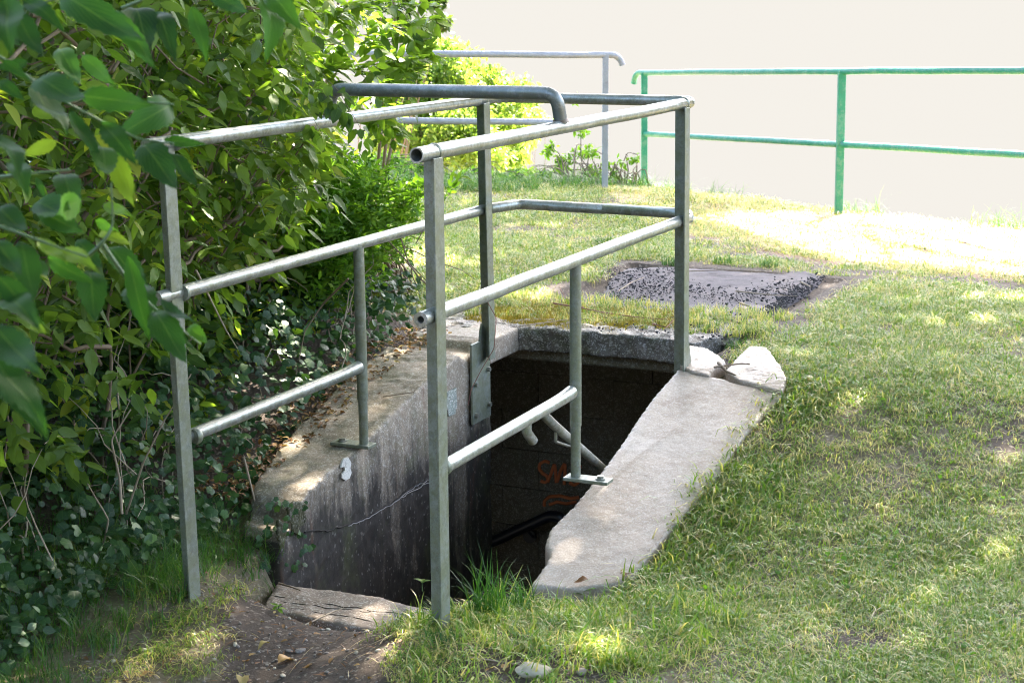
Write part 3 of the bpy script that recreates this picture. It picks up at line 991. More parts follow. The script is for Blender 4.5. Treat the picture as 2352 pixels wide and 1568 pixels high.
# ------------------------------------------------------------------ instancing helpers
def euler_mats(rx, ry, rz):
    cx, sx, cy, sy, cz, sz = np.cos(rx), np.sin(rx), np.cos(ry), np.sin(ry), np.cos(rz), np.sin(rz)
    R_ = np.empty((len(rx), 3, 3))
    R_[:, 0, 0] = cy * cz; R_[:, 0, 1] = sx * sy * cz - cx * sz; R_[:, 0, 2] = cx * sy * cz + sx * sz
    R_[:, 1, 0] = cy * sz; R_[:, 1, 1] = sx * sy * sz + cx * cz; R_[:, 1, 2] = cx * sy * sz - sx * cz
    R_[:, 2, 0] = -sy; R_[:, 2, 1] = sx * cy; R_[:, 2, 2] = cx * cy
    return R_


def frames(axis, up):
    """rotation matrices with columns (side, axis, normal): the leaf grows along local y"""
    a = axis / (np.linalg.norm(axis, axis=1)[:, None] + 1e-9)
    x = np.cross(a, up)
    x /= np.linalg.norm(x, axis=1)[:, None] + 1e-9
    n_ = np.cross(x, a)
    return np.stack([x, a, n_], axis=2)


def leaf_tpl(w=.4, droop=.15, fold=.12, pts=4, notch=0):
    """leaf of length 1 along y: a folded, drooping blade; returns V, F(tri), lc(across, along)"""
    V, L, F = [(0, 0, 0)], [(.5, 0)], []
    for k in range(1, pts + 1):
        y = k / (pts + 1)
        hw = w * .5 * (math.sin(math.pi * y ** .8) ** .85)
        z = -droop * y * y
        V += [(-hw, y - .02, z + fold * hw), (0, y, z), (hw, y - .02, z + fold * hw)]
        L += [(0, y), (.5, y), (1, y)]
    V.append((0, 1, -droop))
    L.append((.5, 1))
    F += [(0, 2, 1), (0, 3, 2)]
    for k in range(pts - 1):
        a = 1 + 3 * k
        b = a + 3
        F += [(a, a + 1, b + 1), (a, b + 1, b), (a + 1, a + 2, b + 2), (a + 1, b + 2, b + 1)]
    a = 1 + 3 * (pts - 1)
    e = len(V) - 1
    F += [(a, a + 1, e), (a + 1, a + 2, e)]
    return np.array(V, float), np.array(F), np.array(L)


def serr_tpl(w=.4, droop=.2, fold=.14, n=11, curl=.05, seed=0):
    """finely toothed leaf for the ones seen close"""
    r = random.Random(seed)
    V, L, F = [], [], []
    for k in range(n + 1):
        y = k / n
        hw = w * .53 * (math.sin(math.pi * y ** .70) ** 1.12 if 0 < y < 1 else 0)
        tooth = 1 + (.08 if k % 2 else -.07)
        z = -droop * y * y + curl * math.sin(y * 7 + seed)
        for j, q in enumerate((-1, -.5, 0, .5, 1)):
            ww = hw * q * (tooth if abs(q) == 1 else 1)
            V.append((ww, y + (.012 if abs(q) == 1 and k % 2 else 0), z + fold * abs(q) * hw * 2 * (1 - .5 * abs(q)) + .012 * math.sin(9 * y + 3 * q + seed)))
            L.append((.5 + q * .5, y))
    for k in range(n):
        for j in range(4):
            a = k * 5 + j
            F += [(a, a + 1, a + 6), (a, a + 6, a + 5)]
    return np.array(V, float), np.array(F), np.array(L)


def round_tpl(lobes=5, droop=.1):
    """ground-ivy / ivy leaf: lobed round blade of diameter 1"""
    V, L = [(0, 0.02, 0.02)], [(.5, 0)]
    n = lobes * 3
    for k in range(n):
        a = math.radians(-250 + 320 * k / (n - 1))
        r_ = .5 * (1 - .17 * (k % 3 == 0) + .06 * (k % 3 == 1))
        x, y = r_ * math.cos(a + math.pi), r_ * math.sin(a + math.pi) * -1
        V.append((x, .3 - y * .9, -droop * (x * x + y * y) * 3))
        L.append((.5 + x, .5 + y * .9))
    F = [(0, k, k + 1) for k in range(1, n)]
    return np.array(V, float), np.array(F), np.array(L)


def inst(tpl, Rm, pos, scale, var):
    """one vertex soup out of many transformed copies"""
    V, F, L = tpl
    n, k = len(pos), len(V)
    sc = np.asarray(scale)
    if sc.ndim == 1: sc = sc[:, None]
    W_ = np.einsum('nij,nkj->nki', Rm, V[None] * sc[:, None, :]) + pos[:, None, :]
    FF = (F[None] + (np.arange(n) * k)[:, None, None]).reshape(-1, 3)
    lc = np.empty((n, k, 3))
    lc[:, :, 0] = np.clip(var, .004, 1)[:, None]
    lc[:, :, 1:] = L[None]
    return W_.reshape(-1, 3), FF, lc.reshape(-1, 3)


def join(parts):
    Vs, Fs, Ls, n = [], [], [], 0
    for V, F, L in parts:
        Vs.append(V)
        Fs.append(F + n)
        Ls.append(L)
        n += len(V)
    return np.concatenate(Vs), np.concatenate(Fs), np.concatenate(Ls)


def soup_obj(name, parts, mat, parent=None, smooth=True):
    V, F, L = join(parts)
    me = np_mesh(name, V, F, L)
    if smooth: me.polygons.foreach_set('use_smooth', np.ones(len(F), bool))
    return link(name, me, parent, mat)


def tpl_mesh(name, tpl, mat):
    V, F, L = tpl
    me = np_mesh(name, V, F, np.c_[np.zeros(len(L)), L])
    me.polygons.foreach_set('use_smooth', np.ones(len(F), bool))
    me.materials.append(mat)
    return me


def pick_out(name, meshes, Rm, pos, scale, parent):
    """leaves that can be picked apart one by one: an object each, sharing mesh data"""
    base = np.array(parent.location)
    for i in range(len(pos)):
        o = bpy.data.objects.new(name, meshes[i % len(meshes)])
        m = Matrix([[*(Rm[i][r] * scale[i]), pos[i][r] - base[r]] for r in range(3)] + [[0, 0, 0, 1]])
        o.matrix_local = m
        o.parent = parent
        COL.objects.link(o)


def stem_soup(paths, r0, r1, n=5):
    """many tapering tubes as one mesh with lc attribute"""
    b = MB()
    for k, p_ in enumerate(paths):
        m = len(p_)
        ra = r0[k] if hasattr(r0, '__len__') else r0
        rb = r1[k] if hasattr(r1, '__len__') else r1
        b.tube(p_, [ra + (rb - ra) * i / (m - 1) for i in range(m)], n)
    return b


def scatter(name, pts, rot, scl, idx, tpls, mat, label, parent=None):
    """stuff: template clumps instanced on points by geometry nodes"""
    col = bpy.data.collections.new(name + ' clumps')
    for k, t in enumerate(tpls):
        V, F, L = t
        me = np_mesh(name + '_clump', V, F, L)
        me.polygons.foreach_set('use_smooth', np.ones(len(F), bool))
        me.materials.append(mat)
        o = bpy.data.objects.new('%s_clump_%02d' % (name, k), me)
        col.objects.link(o)
    me = bpy.data.meshes.new(name)
    me.vertices.add(len(pts))
    me.vertices.foreach_set('co', np.asarray(pts, np.float32).ravel())
    a = me.attributes.new('rot', 'FLOAT_VECTOR', 'POINT')
    a.data.foreach_set('vector', np.asarray(rot, np.float32).ravel())
    a = me.attributes.new('scl', 'FLOAT_VECTOR', 'POINT')
    a.data.foreach_set('vector', np.asarray(scl, np.float32).ravel())
    a = me.attributes.new('idx', 'INT', 'POINT')
    a.data.foreach_set('value', np.asarray(idx, np.int32))
    me.update()
    o = link(name, me, parent)
    ng = bpy.data.node_groups.new(name + ' scatter', 'GeometryNodeTree')
    ng.interface.new_socket('Geometry', in_out='INPUT', socket_type='NodeSocketGeometry')
    ng.interface.new_socket('Geometry', in_out='OUTPUT', socket_type='NodeSocketGeometry')
    N, Lk = ng.nodes, ng.links
    gi, go = N.new('NodeGroupInput'), N.new('NodeGroupOutput')
    iop = N.new('GeometryNodeInstanceOnPoints')
    ci = N.new('GeometryNodeCollectionInfo')
    ci.inputs['Collection'].default_value = col
    ci.inputs['Separate Children'].default_value = True
    ci.inputs['Reset Children'].default_value = True

    def named(nm, dt):
        q = N.new('GeometryNodeInputNamedAttribute')
        q.data_type = dt
        q.inputs['Name'].default_value = nm
        return q.outputs['Attribute']
    er = N.new('FunctionNodeEulerToRotation')
    Lk.new(named('rot', 'FLOAT_VECTOR'), er.inputs[0])
    iop.inputs['Pick Instance'].default_value = True
    Lk.new(gi.outputs[0], iop.inputs['Points'])
    Lk.new(ci.outputs[0], iop.inputs['Instance'])
    Lk.new(named('idx', 'INT'), iop.inputs['Instance Index'])
    Lk.new(er.outputs[0], iop.inputs['Rotation'])
    Lk.new(named('scl', 'FLOAT_VECTOR'), iop.inputs['Scale'])
    Lk.new(iop.outputs[0], go.inputs[0])
    md = o.modifiers.new('scatter', 'NODES')
    md.node_group = ng
    tag(o, label, kind='stuff')
    return o


def blade_clump(n, rad, h, w, lean, seed, straw=.15, segs=3):
    r = np.random.default_rng(seed)
    parts = []
    for k in range(n):
        a = r.uniform(0, 6.28)
        q = rad * math.sqrt(r.uniform())
        x0, y0 = q * math.cos(a), q * math.sin(a)
        hh = h * r.uniform(.5, 1.15)
        ww = w * r.uniform(.7, 1.2)
        b = r.uniform(0, 6.28)
        ln = lean * r.uniform(.3, 1.6)
        dx, dy = math.cos(b), math.sin(b)
        sx, sy = -dy, dx
        V, L = [], []
        for i in range(segs + 1):
            u = i / segs
            ang = ln * u
            d = hh * (math.sin(ang) / max(ln, .05) if ln > .05 else u * .1) * 1.0
            d = hh * u * math.sin(ln * u * .9)
            z = hh * u * math.cos(ln * u * .9) - .004
            wd = ww * (1 - u ** 1.6) * .5
            V += [(x0 + dx * d - sx * wd, y0 + dy * d - sy * wd, z), (x0 + dx * d + sx * wd, y0 + dy * d + sy * wd, z)]
            L += [(0, u), (1, u)]
        V, L = V[:-1], L[:-1]
        F = []
        for i in range(segs - 1):
            c = 2 * i
            F += [(c, c + 1, c + 3), (c, c + 3, c + 2)]
        c = 2 * (segs - 1)
        F.append((c, c + 1, c + 2))
        v = r.uniform(.86, 1.0) if r.uniform() < straw else r.uniform(.05, .72)
        lc = np.c_[np.full(len(V), v), np.array(L)]
        parts.append((np.array(V), np.array(F), lc))
    return join(parts)


# ------------------------------------------------------------------ lawn grass
def in_view(x, y, pad=.15):
    k = x / np.maximum(y, .1)
    return (k > -.3075 - pad / np.maximum(y, 1)) & (k < .56 + pad / np.maximum(y, 1)) & (y > 3.2)


def footprint(x, y):
    """1 where concrete covers the ground"""
    s, t = ST(x, y)
    z = slab_z(x, y)
    a = (s > .44) & (s < 2.12) & (t > -1.22) & (t < .0)
    edge_t = np.interp(s, [.40, .6, .99, 1.4, 1.8, 2.05, 2.2], [.28, .335, .35, .385, .40, .43, .43])
    a |= (s > .44) & (s < 2.08) & (t >= 0) & (t < edge_t - .01)
    a |= (s > 2.08) & (s < 2.36) & (t > 0) & (t < .05 + .38 * sst(2.36, 2.15, s))
    a |= (s > 2.08) & (s < 2.48) & (t > -1.25) & (t < .06)
    a |= (s > .14) & (s < .52) & (t > -.83) & (t < -.12)
    pv = np.array([on_fun(u, v, lambda x_, y_: -1.455)[:2] for u, v in pad_px])
    ins = np.zeros(len(x), bool)
    j = len(pv) - 1
    for i in range(len(pv)):
        c = ((pv[i, 1] > y) != (pv[j, 1] > y)) & (x < (pv[j, 0] - pv[i, 0]) * (y - pv[i, 1]) / (pv[j, 1] - pv[i, 1] + 1e-12) + pv[i, 0])
        ins ^= c
        j = i
    return a | ins


def lawn():
    tp = [blade_clump(24, .050, .040, .0034, 2.1, k, .18) for k in range(4)]
    tp += [blade_clump(22, .055, .055, .0036, 1.9, 10 + k, .16) for k in range(2)]
    tp += [blade_clump(20, .060, .045, .0030, 2.2, 20 + k, .75) for k in range(2)]
    n = 135000
    y = 3.3 + (rng.uniform(0, 1, n) ** .8) * 11.2
    x = rng.uniform(-.36, .60, n) * y
    s, t = ST(x, y)
    mud = mudmask(x, y)
    pn = vnoise(x, y, 4.3, 21) * .5 + vnoise(x, y, 1.7, 30) * .5
    keep = (~footprint(x, y)) & (edge_dist(x, y) < .7) & (rng.uniform(0, 1, n) > mud * 1.06) & in_view(x, y, .4)
    keep &= ~((t < -1.05) & (s < 2.5)) & ~((t < -.84) & (s < .5) & (rng.uniform(0, 1, n) < .93)) & ~((t < -1.9) & (s < 3.6))
    dens = np.clip(1.15 - .045 * (y - 4), .45, 1)
    keep &= rng.uniform(0, 1, n) < dens
    keep &= rng.uniform(0, 1, n) > np.clip(pn * 1.3 + .12, 0, .80)
    x, y, pn, mud, s, t = x[keep], y[keep], pn[keep], mud[keep], s[keep], t[keep]
    m = len(x)
    z = gz(x, y)
    r_ = rng.uniform(0, 1, m)
    idx = np.where(r_ < .60, rng.integers(0, 4, m), np.where(r_ < .83, rng.integers(4, 6, m), rng.integers(6, 8, m)))
    dry = (pn > .25) | (mud > .3)
    idx = np.where(dry & (rng.uniform(0, 1, m) < .42), rng.integers(6, 8, m), idx)
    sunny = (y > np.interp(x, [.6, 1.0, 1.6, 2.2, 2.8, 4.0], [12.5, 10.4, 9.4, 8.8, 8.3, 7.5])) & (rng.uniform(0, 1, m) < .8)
    idx = np.where(sunny, rng.integers(6, 8, m), idx)  # dry straw there, its pale colour also brightens the sunlit area
    sc = rng.uniform(.75, 1.3, m) * (1 - .25 * np.clip(pn, 0, 1)) * (1 + .04 * (y - 4))
    # lusher fringe along the slab edge
    fr = (np.abs(t - .48) < .12) & (s > .4) & (s < 2.1)
    sc = sc * np.where(fr, 1.5, 1)
    scatter('lawn_grass', np.c_[x, y, z], np.c_[rng.normal(0, .12, m), rng.normal(0, .12, m), rng.uniform(0, 6.28, m)],
            np.c_[sc, sc, sc * rng.uniform(.6, 1.0, m)], idx, tp, MAT['grass'], 'short patchy lawn grass around the stairwell')
    print('lawn', m)


lawn()


def long_grass():
    tp = [blade_clump(22, .05, .16, .0040, .9, 40 + k, .12, 4) for k in range(3)] + [blade_clump(16, .05, .22, .0035, 1.2, 50 + k, .25, 4) for k in range(2)]
    X, Y, Z_, SC = [], [], [], []

    def put(n, fx, sc):
        x, y = fx(n)
        X.append(x); Y.append(y); SC.append(sc * rng.uniform(.6, 1.3, n))
    # bank edge behind the fences
    def bank(n):
        x = rng.uniform(-1.6, 4.2, n)
        y = np.interp(x, EDGE_X, EDGE_Y) + rng.normal(-.05, .16, n)
        k = vnoise(x, y, 3, 5) > -.15
        return np.where(k, x, -2.5), np.where(k, y, 13)
    put(420, bank, .8)
    def bank2(n):
        x = rng.uniform(-1.6, 1.1, n)
        return x, np.interp(x, EDGE_X, EDGE_Y) + rng.uniform(-1.0, .3, n)
    put(420, bank2, 1.0)
    # left foreground around the near left post
    def lf(n):
        s = rng.uniform(-1.2, .55, n)
        t = -rng.uniform(.86, 2.2, n) - .25 * np.clip(-s, 0, 1) * 0
        q = C0[None] + s[:, None] * Dv + t[:, None] * Nv
        return q[:, 0], q[:, 1]
    put(760, lf, .75)
    x, y, sc = map(np.concatenate, (X, Y, SC))
    m = len(x)
    scatter('long_grass', np.c_[x, y, gz(x, y)], np.c_[rng.normal(0, .2, m), rng.normal(0, .2, m), rng.uniform(0, 6.28, m)],
            np.c_[sc, sc, sc], rng.integers(0, 5, m), tp, MAT['grass_long'], 'long loose grass on the bank and beside the near left post')


long_grass()


def tuft(loc, n, h, w, seed, label, lean=.7, rad=.03, mat='grass_long', group=None, name='grass_tuft', cat='grass tuft', straw=.05):
    V, F, L = blade_clump(n, rad, h, w, lean, seed, straw, 5)
    V = V + np.array(loc)
    o = link(name, np_mesh(name, V, F, L), None, MAT[mat])
    tag(o, label, cat, group)
    return o


def gpt(u, v):
    return on_fun(u, v, gzs)


q = np.array(P(.16, .075, 0)); q[2] = gzs(q[0], q[1])
tuft(q, 80, .21, .0052, 1, 'tall spiky bright green grass tuft right of the near right post', .75, .055)
q = np.array(P(.30, .12, 0)); q[2] = gzs(q[0], q[1])
tuft(q, 50, .14, .0048, 21, 'shorter bright grass tuft at the near end of the pale slab', .8, .05)
q = np.array(P(.12, -.06, 0)); q[2] = gzs(q[0], q[1])
tuft(q, 26, .10, .0042, 2, 'thin grass tuft at the foot of the near right post', .7, .035)
for (u, v, n, h, sd, lab) in [(940, 1432, 34, .085, 3, 'green grass tuft at the right end of the sill'), (1010, 1470, 40, .06, 4, 'low grass tuft on the earth mound below the near right post'),
                              (1330, 1375, 34, .06, 5, 'grass tuft below the near end of the pale slab'), (1180, 1400, 40, .075, 6, 'dark green grass tuft between the near right post and the pale slab'),
                              (1690, 800, 70, .075, 7, 'green grass tuft growing behind the crumbled slab fragment'), (1630, 765, 70, .075, 8, 'bright grass tuft right of the far right post'),
                              (1385, 560, 60, .09, 9, 'grass tuft at the back left corner of the charcoal pad'), (1540, 608, 60, .08, 10, 'grass tuft at the back edge of the charcoal pad'),
                              (1660, 605, 50, .08, 12, 'pale sunlit grass tuft behind the charcoal pad'), (1765, 612, 60, .075, 13, 'yellow-green grass tuft behind the right part of the charcoal pad'),
                              (1270, 425, 120, .26, 14, 'drooping grey-green grass clump under the grey fence'), (1400, 690, 40, .07, 15, 'small tuft on the left rim of the charcoal pad')]:
    tuft(gpt(u, v), n, h, .0045 if h < .2 else .006, sd, lab, .9 if h < .2 else 1.2, .05 if h < .2 else .10)

# ------------------------------------------------------------------ shrubs
EL = [leaf_tpl(.40, .18, .22), leaf_tpl(.46, .10, .12), leaf_tpl(.36, .30, .30)]
ELS = [serr_tpl(.42, .16, .14, 9, .03, k) for k in range(4)]


def compounds(c, dirs, length, leaf, droop, pairs, var, jit=.25):
    """pinnate leaves: pairs of leaflets and a terminal one on each rachis; returns axis, up, pos, scale, var and the rachis ends"""
    n = len(c)
    d = dirs / np.linalg.norm(dirs, axis=1)[:, None]
    upv = np.tile([0, 0, 1.], (n, 1)) + rng.normal(0, .25, (n, 3))
    side = np.cross(d, upv)
    side /= np.linalg.norm(side, axis=1)[:, None] + 1e-9
    nrm = np.cross(side, d)
    ax, po, sc, va, up_ = [], [], [], [], []
    for k in range(pairs + 1):
        f = (k + .6) / (pairs + .6)
        p0 = c + d * (length * f)[:, None] + np.array([0, 0, -1.]) * (droop * length * f * f)[:, None]
        if k == pairs:
            sets = [d - np.array([0, 0, 1.]) * (droop * .9)[:, None] if hasattr(droop, '__len__') else d]
        else:
            sets = [side * .85 + d * .55, -side * .85 + d * .55]
        for a in sets:
            a = a + rng.normal(0, jit, (n, 3)) - np.array([0, 0, 1.]) * (.08 + droop * .35)[:, None]
            ax.append(a)
            po.append(p0)
            sc.append(leaf * rng.uniform(.75, 1.15, n) * (1.12 if k == pairs else 1))
            va.append(var + rng.normal(0, .07, n))
            up_.append(nrm + rng.normal(0, .3, (n, 3)))
    return tuple(np.concatenate(q) for q in (ax, up_, po, sc, va))


def shrub(name, label, root, mat, c, dirs, length, leaf, pairs, tpl, serr, stems, r0, r1, own=300, bark='bark', var=None, cat='shrub', group=None, droopm=.5):
    o = empty(name, root, label, cat, group)
    n = len(c)
    var = rng.uniform(.05, .85, n) if var is None else var
    droop = rng.uniform(.2, 1.0, n) * droopm
    ax, up_, po, sc, va = compounds(c, dirs, rng.uniform(.7, 1.2, n) * length, leaf, droop, pairs, var)
    Rm = frames(ax, up_)
    # nearest leaves in view become parts
    own_i = np.zeros(len(po), bool)
    if own:
        k = po[:, 0] / po[:, 1]
        fz = po[:, 2] / po[:, 1]
        dist = np.linalg.norm(po, axis=1)
        ok = (np.abs(k) < .29) & (fz < -.02) & (fz > -.36)
        cand = np.where(ok)[0]
        # front-most leaf per small angular cell: these are the ones one can see
        cell = (np.floor(k[cand] / .009).astype(int) * 10007 + np.floor(fz[cand] / .009).astype(int))
        order = np.argsort(dist[cand])
        _, first = np.unique(cell[order], return_index=True)
        pick = cand[order[first]]
        pick = pick[np.argsort(-(sc[pick] / dist[pick]))][:own]
        own_i[pick] = True
        meshes = [tpl_mesh('leaf', t, mat) for t in serr]
        pick_out('leaf', meshes, Rm[own_i], po[own_i], sc[own_i], o)
    rest = np.where(~own_i)[0]
    parts = []
    for k, t in enumerate(tpl):
        i = rest[k::len(tpl)]
        parts.append(inst(t, Rm[i], po[i], sc[i], va[i]))
    f = soup_obj('foliage', parts, mat, o)
    f['kind'] = 'stuff'
    st = stem_soup(stems, r0, r1).build('stems', MAT[bark], o, recalc=False)
    st['kind'] = 'stuff'
    return o


def arc(a, b, sag, n=9, wobble=.02):
    a, b = np.array(a, float), np.array(b, float)
    out = []
    ks, ph_ = rng.uniform(1.5, 5, (2, 3)), rng.uniform(0, 6.28, (2, 3))
    uu = np.linspace(0, 1, n)[:, None]
    w = wobble * 1.6 * (np.sin(uu * ks[0] * 1.6 + ph_[0]) + .6 * np.sin(uu * ks[1] * 3.2 + ph_[1]))
    w = w - w[0]
    for i in range(n):
        u = i / (n - 1)
        out.append(a + (b - a) * u + np.array([0, 0, sag * 4 * u * (1 - u)]) + w[i])
    return out


def tf_upper(s):
    return np.interp(s, [-2, -.3, .3, 1, 1.5, 2, 3, 3.6, 4.2], [-1.12, -1.12, -1.14, -1.16, -1.28, -1.60, -2.20, -2.7, -3.1])


def tf_lower(s):
    return np.interp(s, [-2, 0, 1, 2, 2.6, 3.3, 4.2], [-1.6, -1.45, -1.52, -1.66, -1.9, -2.25, -2.8])


def bush_front(s, z):
    k = sst(-1.15, -.55, z)
    return tf_upper(s) * k + tf_lower(s) * (1 - k)


def bush_volume(n, s0, s1, z0, z1, depth, power=1.6, bump=.12):
    s = rng.uniform(s0, s1, n)
    z = rng.uniform(z0, z1, n)
    f = bush_front(s, z) + bump * vnoise(s, z, 5.5, 12)
    d = depth * rng.uniform(0, 1, n) ** power
    t = f - d
    q = C0[None] + s[:, None] * Dv + t[:, None] * Nv
    g = gz(q[:, 0], q[:, 1])
    z = np.maximum(z, g + .05 + rng.uniform(0, .2, n))
    return np.c_[q, z], s, t, d


def bush_stems(n, s0, s1, zt, lean=.6, tdepth=.9):
    out = []
    for k in range(n):
        s = rng.uniform(s0, s1)
        t = float(bush_front(s, -1.2)) - rng.uniform(.1, tdepth)
        a = P(s, t, gzs(*P(s, t, 0)[:2]) - .02)
        s2 = s + rng.uniform(-.5, 1.0) * lean
        z2 = rng.uniform(-.9, zt)
        t2 = float(bush_front(s2, z2)) - rng.uniform(.0, .7)
        out.append(arc(a, P(s2, t2, z2), rng.uniform(.0, .25), 10, .018))
    # horizontal tangle inside
    for k in range(int(n * 2.2)):
        s = rng.uniform(s0, s1)
        z = rng.uniform(-1.3, zt)
        t = float(bush_front(s, z)) - rng.uniform(-.02, .45)
        s2 = s + rng.choice([-1, 1]) * rng.uniform(.3, .9)
        z2 = z + rng.uniform(-.1, .35)
        out.append(arc(P(s, t, z), P(s2, float(bush_front(s2, z2)) - rng.uniform(0, .5), z2), rng.uniform(-.08, .15), 9, .022))
    return out


def outward(n, s, droop=.15, spread=.7):
    d = Nv * 1.0 - Dv * .35
    v = np.tile([d[0], d[1], .05], (n, 1)) + rng.normal(0, spread, (n, 3)) * np.array([1, 1, .55])
    v[:, 2] -= droop
    return v


OUTN = np.array([Nv[0], Nv[1], 0])


def build_bushes():
    # elder bush along the left side, two plants
    for (nm, lab, s0, s1, n, dens, lo, hi, leaf, pairs) in [
        ('elder_bush', 'big loose elder bush filling the left edge behind the near left post', -1.6, 1.25, 2700, 60, -1.75, .6, .078, 2),
        ('elder_bush', 'leafy elder bush with many bare stems behind the left railing', 1.15, 3.75, 3200, 60, -1.5, .6, .080, 2),
    ]:
        c, s, t, d = bush_volume(n, s0, s1, lo, hi, 1.0, 1.3, .2)
        z = c[:, 2]
        # the face under the overhang is thinner
        keep = rng.uniform(0, 1, n) < np.where(z < -1.05, .6, 1.0)
        c, d, z, s = c[keep], d[keep], z[keep], s[keep]
        m = len(c)
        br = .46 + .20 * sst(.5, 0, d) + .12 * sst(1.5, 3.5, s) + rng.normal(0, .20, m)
        yl = rng.uniform(0, 1, m) > .965
        br = np.where(yl, rng.uniform(.9, 1.05, m), br)
        st = bush_stems(dens, s0, s1, .5)
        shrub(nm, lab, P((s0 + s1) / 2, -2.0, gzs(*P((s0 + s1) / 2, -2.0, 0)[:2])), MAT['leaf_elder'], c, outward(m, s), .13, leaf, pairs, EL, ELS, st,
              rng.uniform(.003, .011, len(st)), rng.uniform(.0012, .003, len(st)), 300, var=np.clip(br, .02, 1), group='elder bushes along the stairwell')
    # sprays reaching out to the right over the back corner (the bright tips seen against the sky)
    tips, dirs, stems = [], [], []
    sp = [((860, 60), (985, 40), 8.3), ((850, 110), (960, 95), 8.2), ((840, 170), (965, 128), 8.1), ((850, 215), (955, 165), 8.0), ((850, 240), (930, 215), 7.9), ((760, 40), (900, 15), 8.2), ((800, 90), (930, 70), 8.1),
          ((820, 150), (930, 150), 7.8), ((770, 200), (900, 205), 7.5), ((780, 250), (880, 255), 7.3), ((800, 20), (960, 5), 8.2), ((830, 300), (895, 300), 7.6), ((700, 120), (860, 110), 7.4), ((720, 60), (880, 60), 7.4),
          ((680, 170), (830, 165), 6.8), ((700, 30), (820, 20), 6.9)]
    for (a, b, y) in sp:
        A_, B_ = at_y(*a, y + .15), at_y(*b, y - .1)
        st = arc(A_, B_, .01, 8, .006)
        stems.append(st)
        for k in range(2, 8):
            for w in range(2):
                tips.append(st[k] + rng.normal(0, .01, 3))
                v = (B_ - A_)
                v = v / np.linalg.norm(v)
                dirs.append(v + rng.normal(0, .45, 3) + np.array([0, -.2, -.1]))
    tips, dirs = np.array(tips), np.array(dirs)
    shrub('elder_bush', 'bright sunlit elder sprays reaching right over the railing against the sky', P(3.6, -2.3, gzs(*P(3.6, -2.3, 0)[:2])), MAT['leaf_elder'], tips, dirs, .10, .078, 2, EL, ELS, stems, .004, .0015,
          240, var=rng.uniform(.50, .86, len(tips)), group='elder bushes along the stairwell', droopm=.25)
    # small-leaved privet at the back corner
    n = 2600
    cc = []
    for (u, v, y, r_) in [(850, 430, 7.4, .13), (920, 480, 7.3, .10), (850, 480, 7.2, .22), (780, 430, 7.3, .20), (900, 540, 7.3, .14), (840, 570, 7.1, .18), (780, 560, 7.1, .24), (950, 450, 7.25, .07), (720, 480, 7.3, .3), (760, 650, 7.0, .2), (975, 435, 7.2, .05)]:
        k = int(n * r_ * r_ / .42)
        w = rng.normal(size=(k, 3))
        w /= np.linalg.norm(w, axis=1)[:, None]
        cc.append(at_y(u, v, y)[None] + w * (r_ * rng.uniform(.2, 1, k) ** .45)[:, None] * np.array([.8, 1.3, .8]))
    c = np.concatenate(cc)
    g = gz(c[:, 0], c[:, 1])
    c[:, 2] = np.maximum(c[:, 2], g + .03)
    root = np.array(P(2.9, -1.75, 0)); root[2] = gzs(root[0], root[1])
    st = [arc(root + rng.normal(0, .08, 3) * np.array([1, 1, 0]), c[rng.integers(len(c))], .05, 8, .012) for _ in range(60)]
    dirs = rng.normal(0, .6, (len(c), 3)) + np.array([.35, -.25, .55])
    shrub('privet_bush', 'small-leaved bright green privet bush at the far left corner of the railing', root, MAT['leaf_privet'], c, dirs, .055, .034, 2, EL, [leaf_tpl(.45, .1, .2, 5)], st,
          rng.uniform(.003, .007, 60), .001, 300, var=rng.uniform(.2, .85, len(c)), droopm=.15)
    # lone privet sprig showing right of the near right post
    st = [arc(at_y(955, 560, 7.2), at_y(1048, 418, 7.1), .02, 9, .004)]
    tp = np.array([q for q in st[0][3:] for _ in range(2)])
    shrub('privet_sprig', 'upright sprig of bright leaves just right of the near right post', st[0][0], MAT['leaf_privet'], tp, rng.normal(0, .5, (len(tp), 3)) + np.array([.3, -.2, .7]), .04, .045, 1, EL, [leaf_tpl(.45, .1, .2, 5)], st,
          .0025, .001, 30, var=rng.uniform(.5, .85, len(tp)), droopm=.1, cat='sprig')
    # dense dark-leaved growth further back, added to stop light leaking through the bush
    n = 5200
    s = rng.uniform(-1.5, 4.6, n)
    z = rng.uniform(-1.5, 1.6, n)
    t = np.minimum(bush_front(s, z) - .75, -1.9) - rng.uniform(0, 1.3, n)
    q = C0[None] + s[:, None] * Dv + t[:, None] * Nv
    c = np.c_[q, np.maximum(z, gz(q[:, 0], q[:, 1]) + .05)]
    st = []
    for k in range(40):
        s_ = rng.uniform(-1.4, 4.4)
        a = P(s_, -2.6, gzs(*P(s_, -2.6, 0)[:2]))
        st.append(arc(a, P(s_ + rng.uniform(-.5, .5), -2.3 - rng.uniform(0, .8), rng.uniform(0, 1.5)), .1, 9, .03))
    shrub('thicket', 'dense dark undergrowth added behind the elder bushes to block light', P(1, -3, gzs(*P(1, -3, 0)[:2])), MAT['leaf_elder'], c, outward(n, s), .15, .095, 2, [leaf_tpl(.5, .15, .15, 2)], ELS, st, .012, .004, 0,
          var=rng.uniform(.05, .5, n))
    # climbing vine at the crossbar's left end
    st = [arc(at_y(700, 150, 5.55), at_y(742, 300, 5.5), -.01, 10, .004), arc(at_y(742, 170, 5.5), at_y(838, 330, 5.45), .01, 10, .004), arc(at_y(725, 205, 5.5), at_y(800, 262, 5.45), .01, 8, .004)]
    tp = np.array([q for w in st for q in w[1:]] * 2)
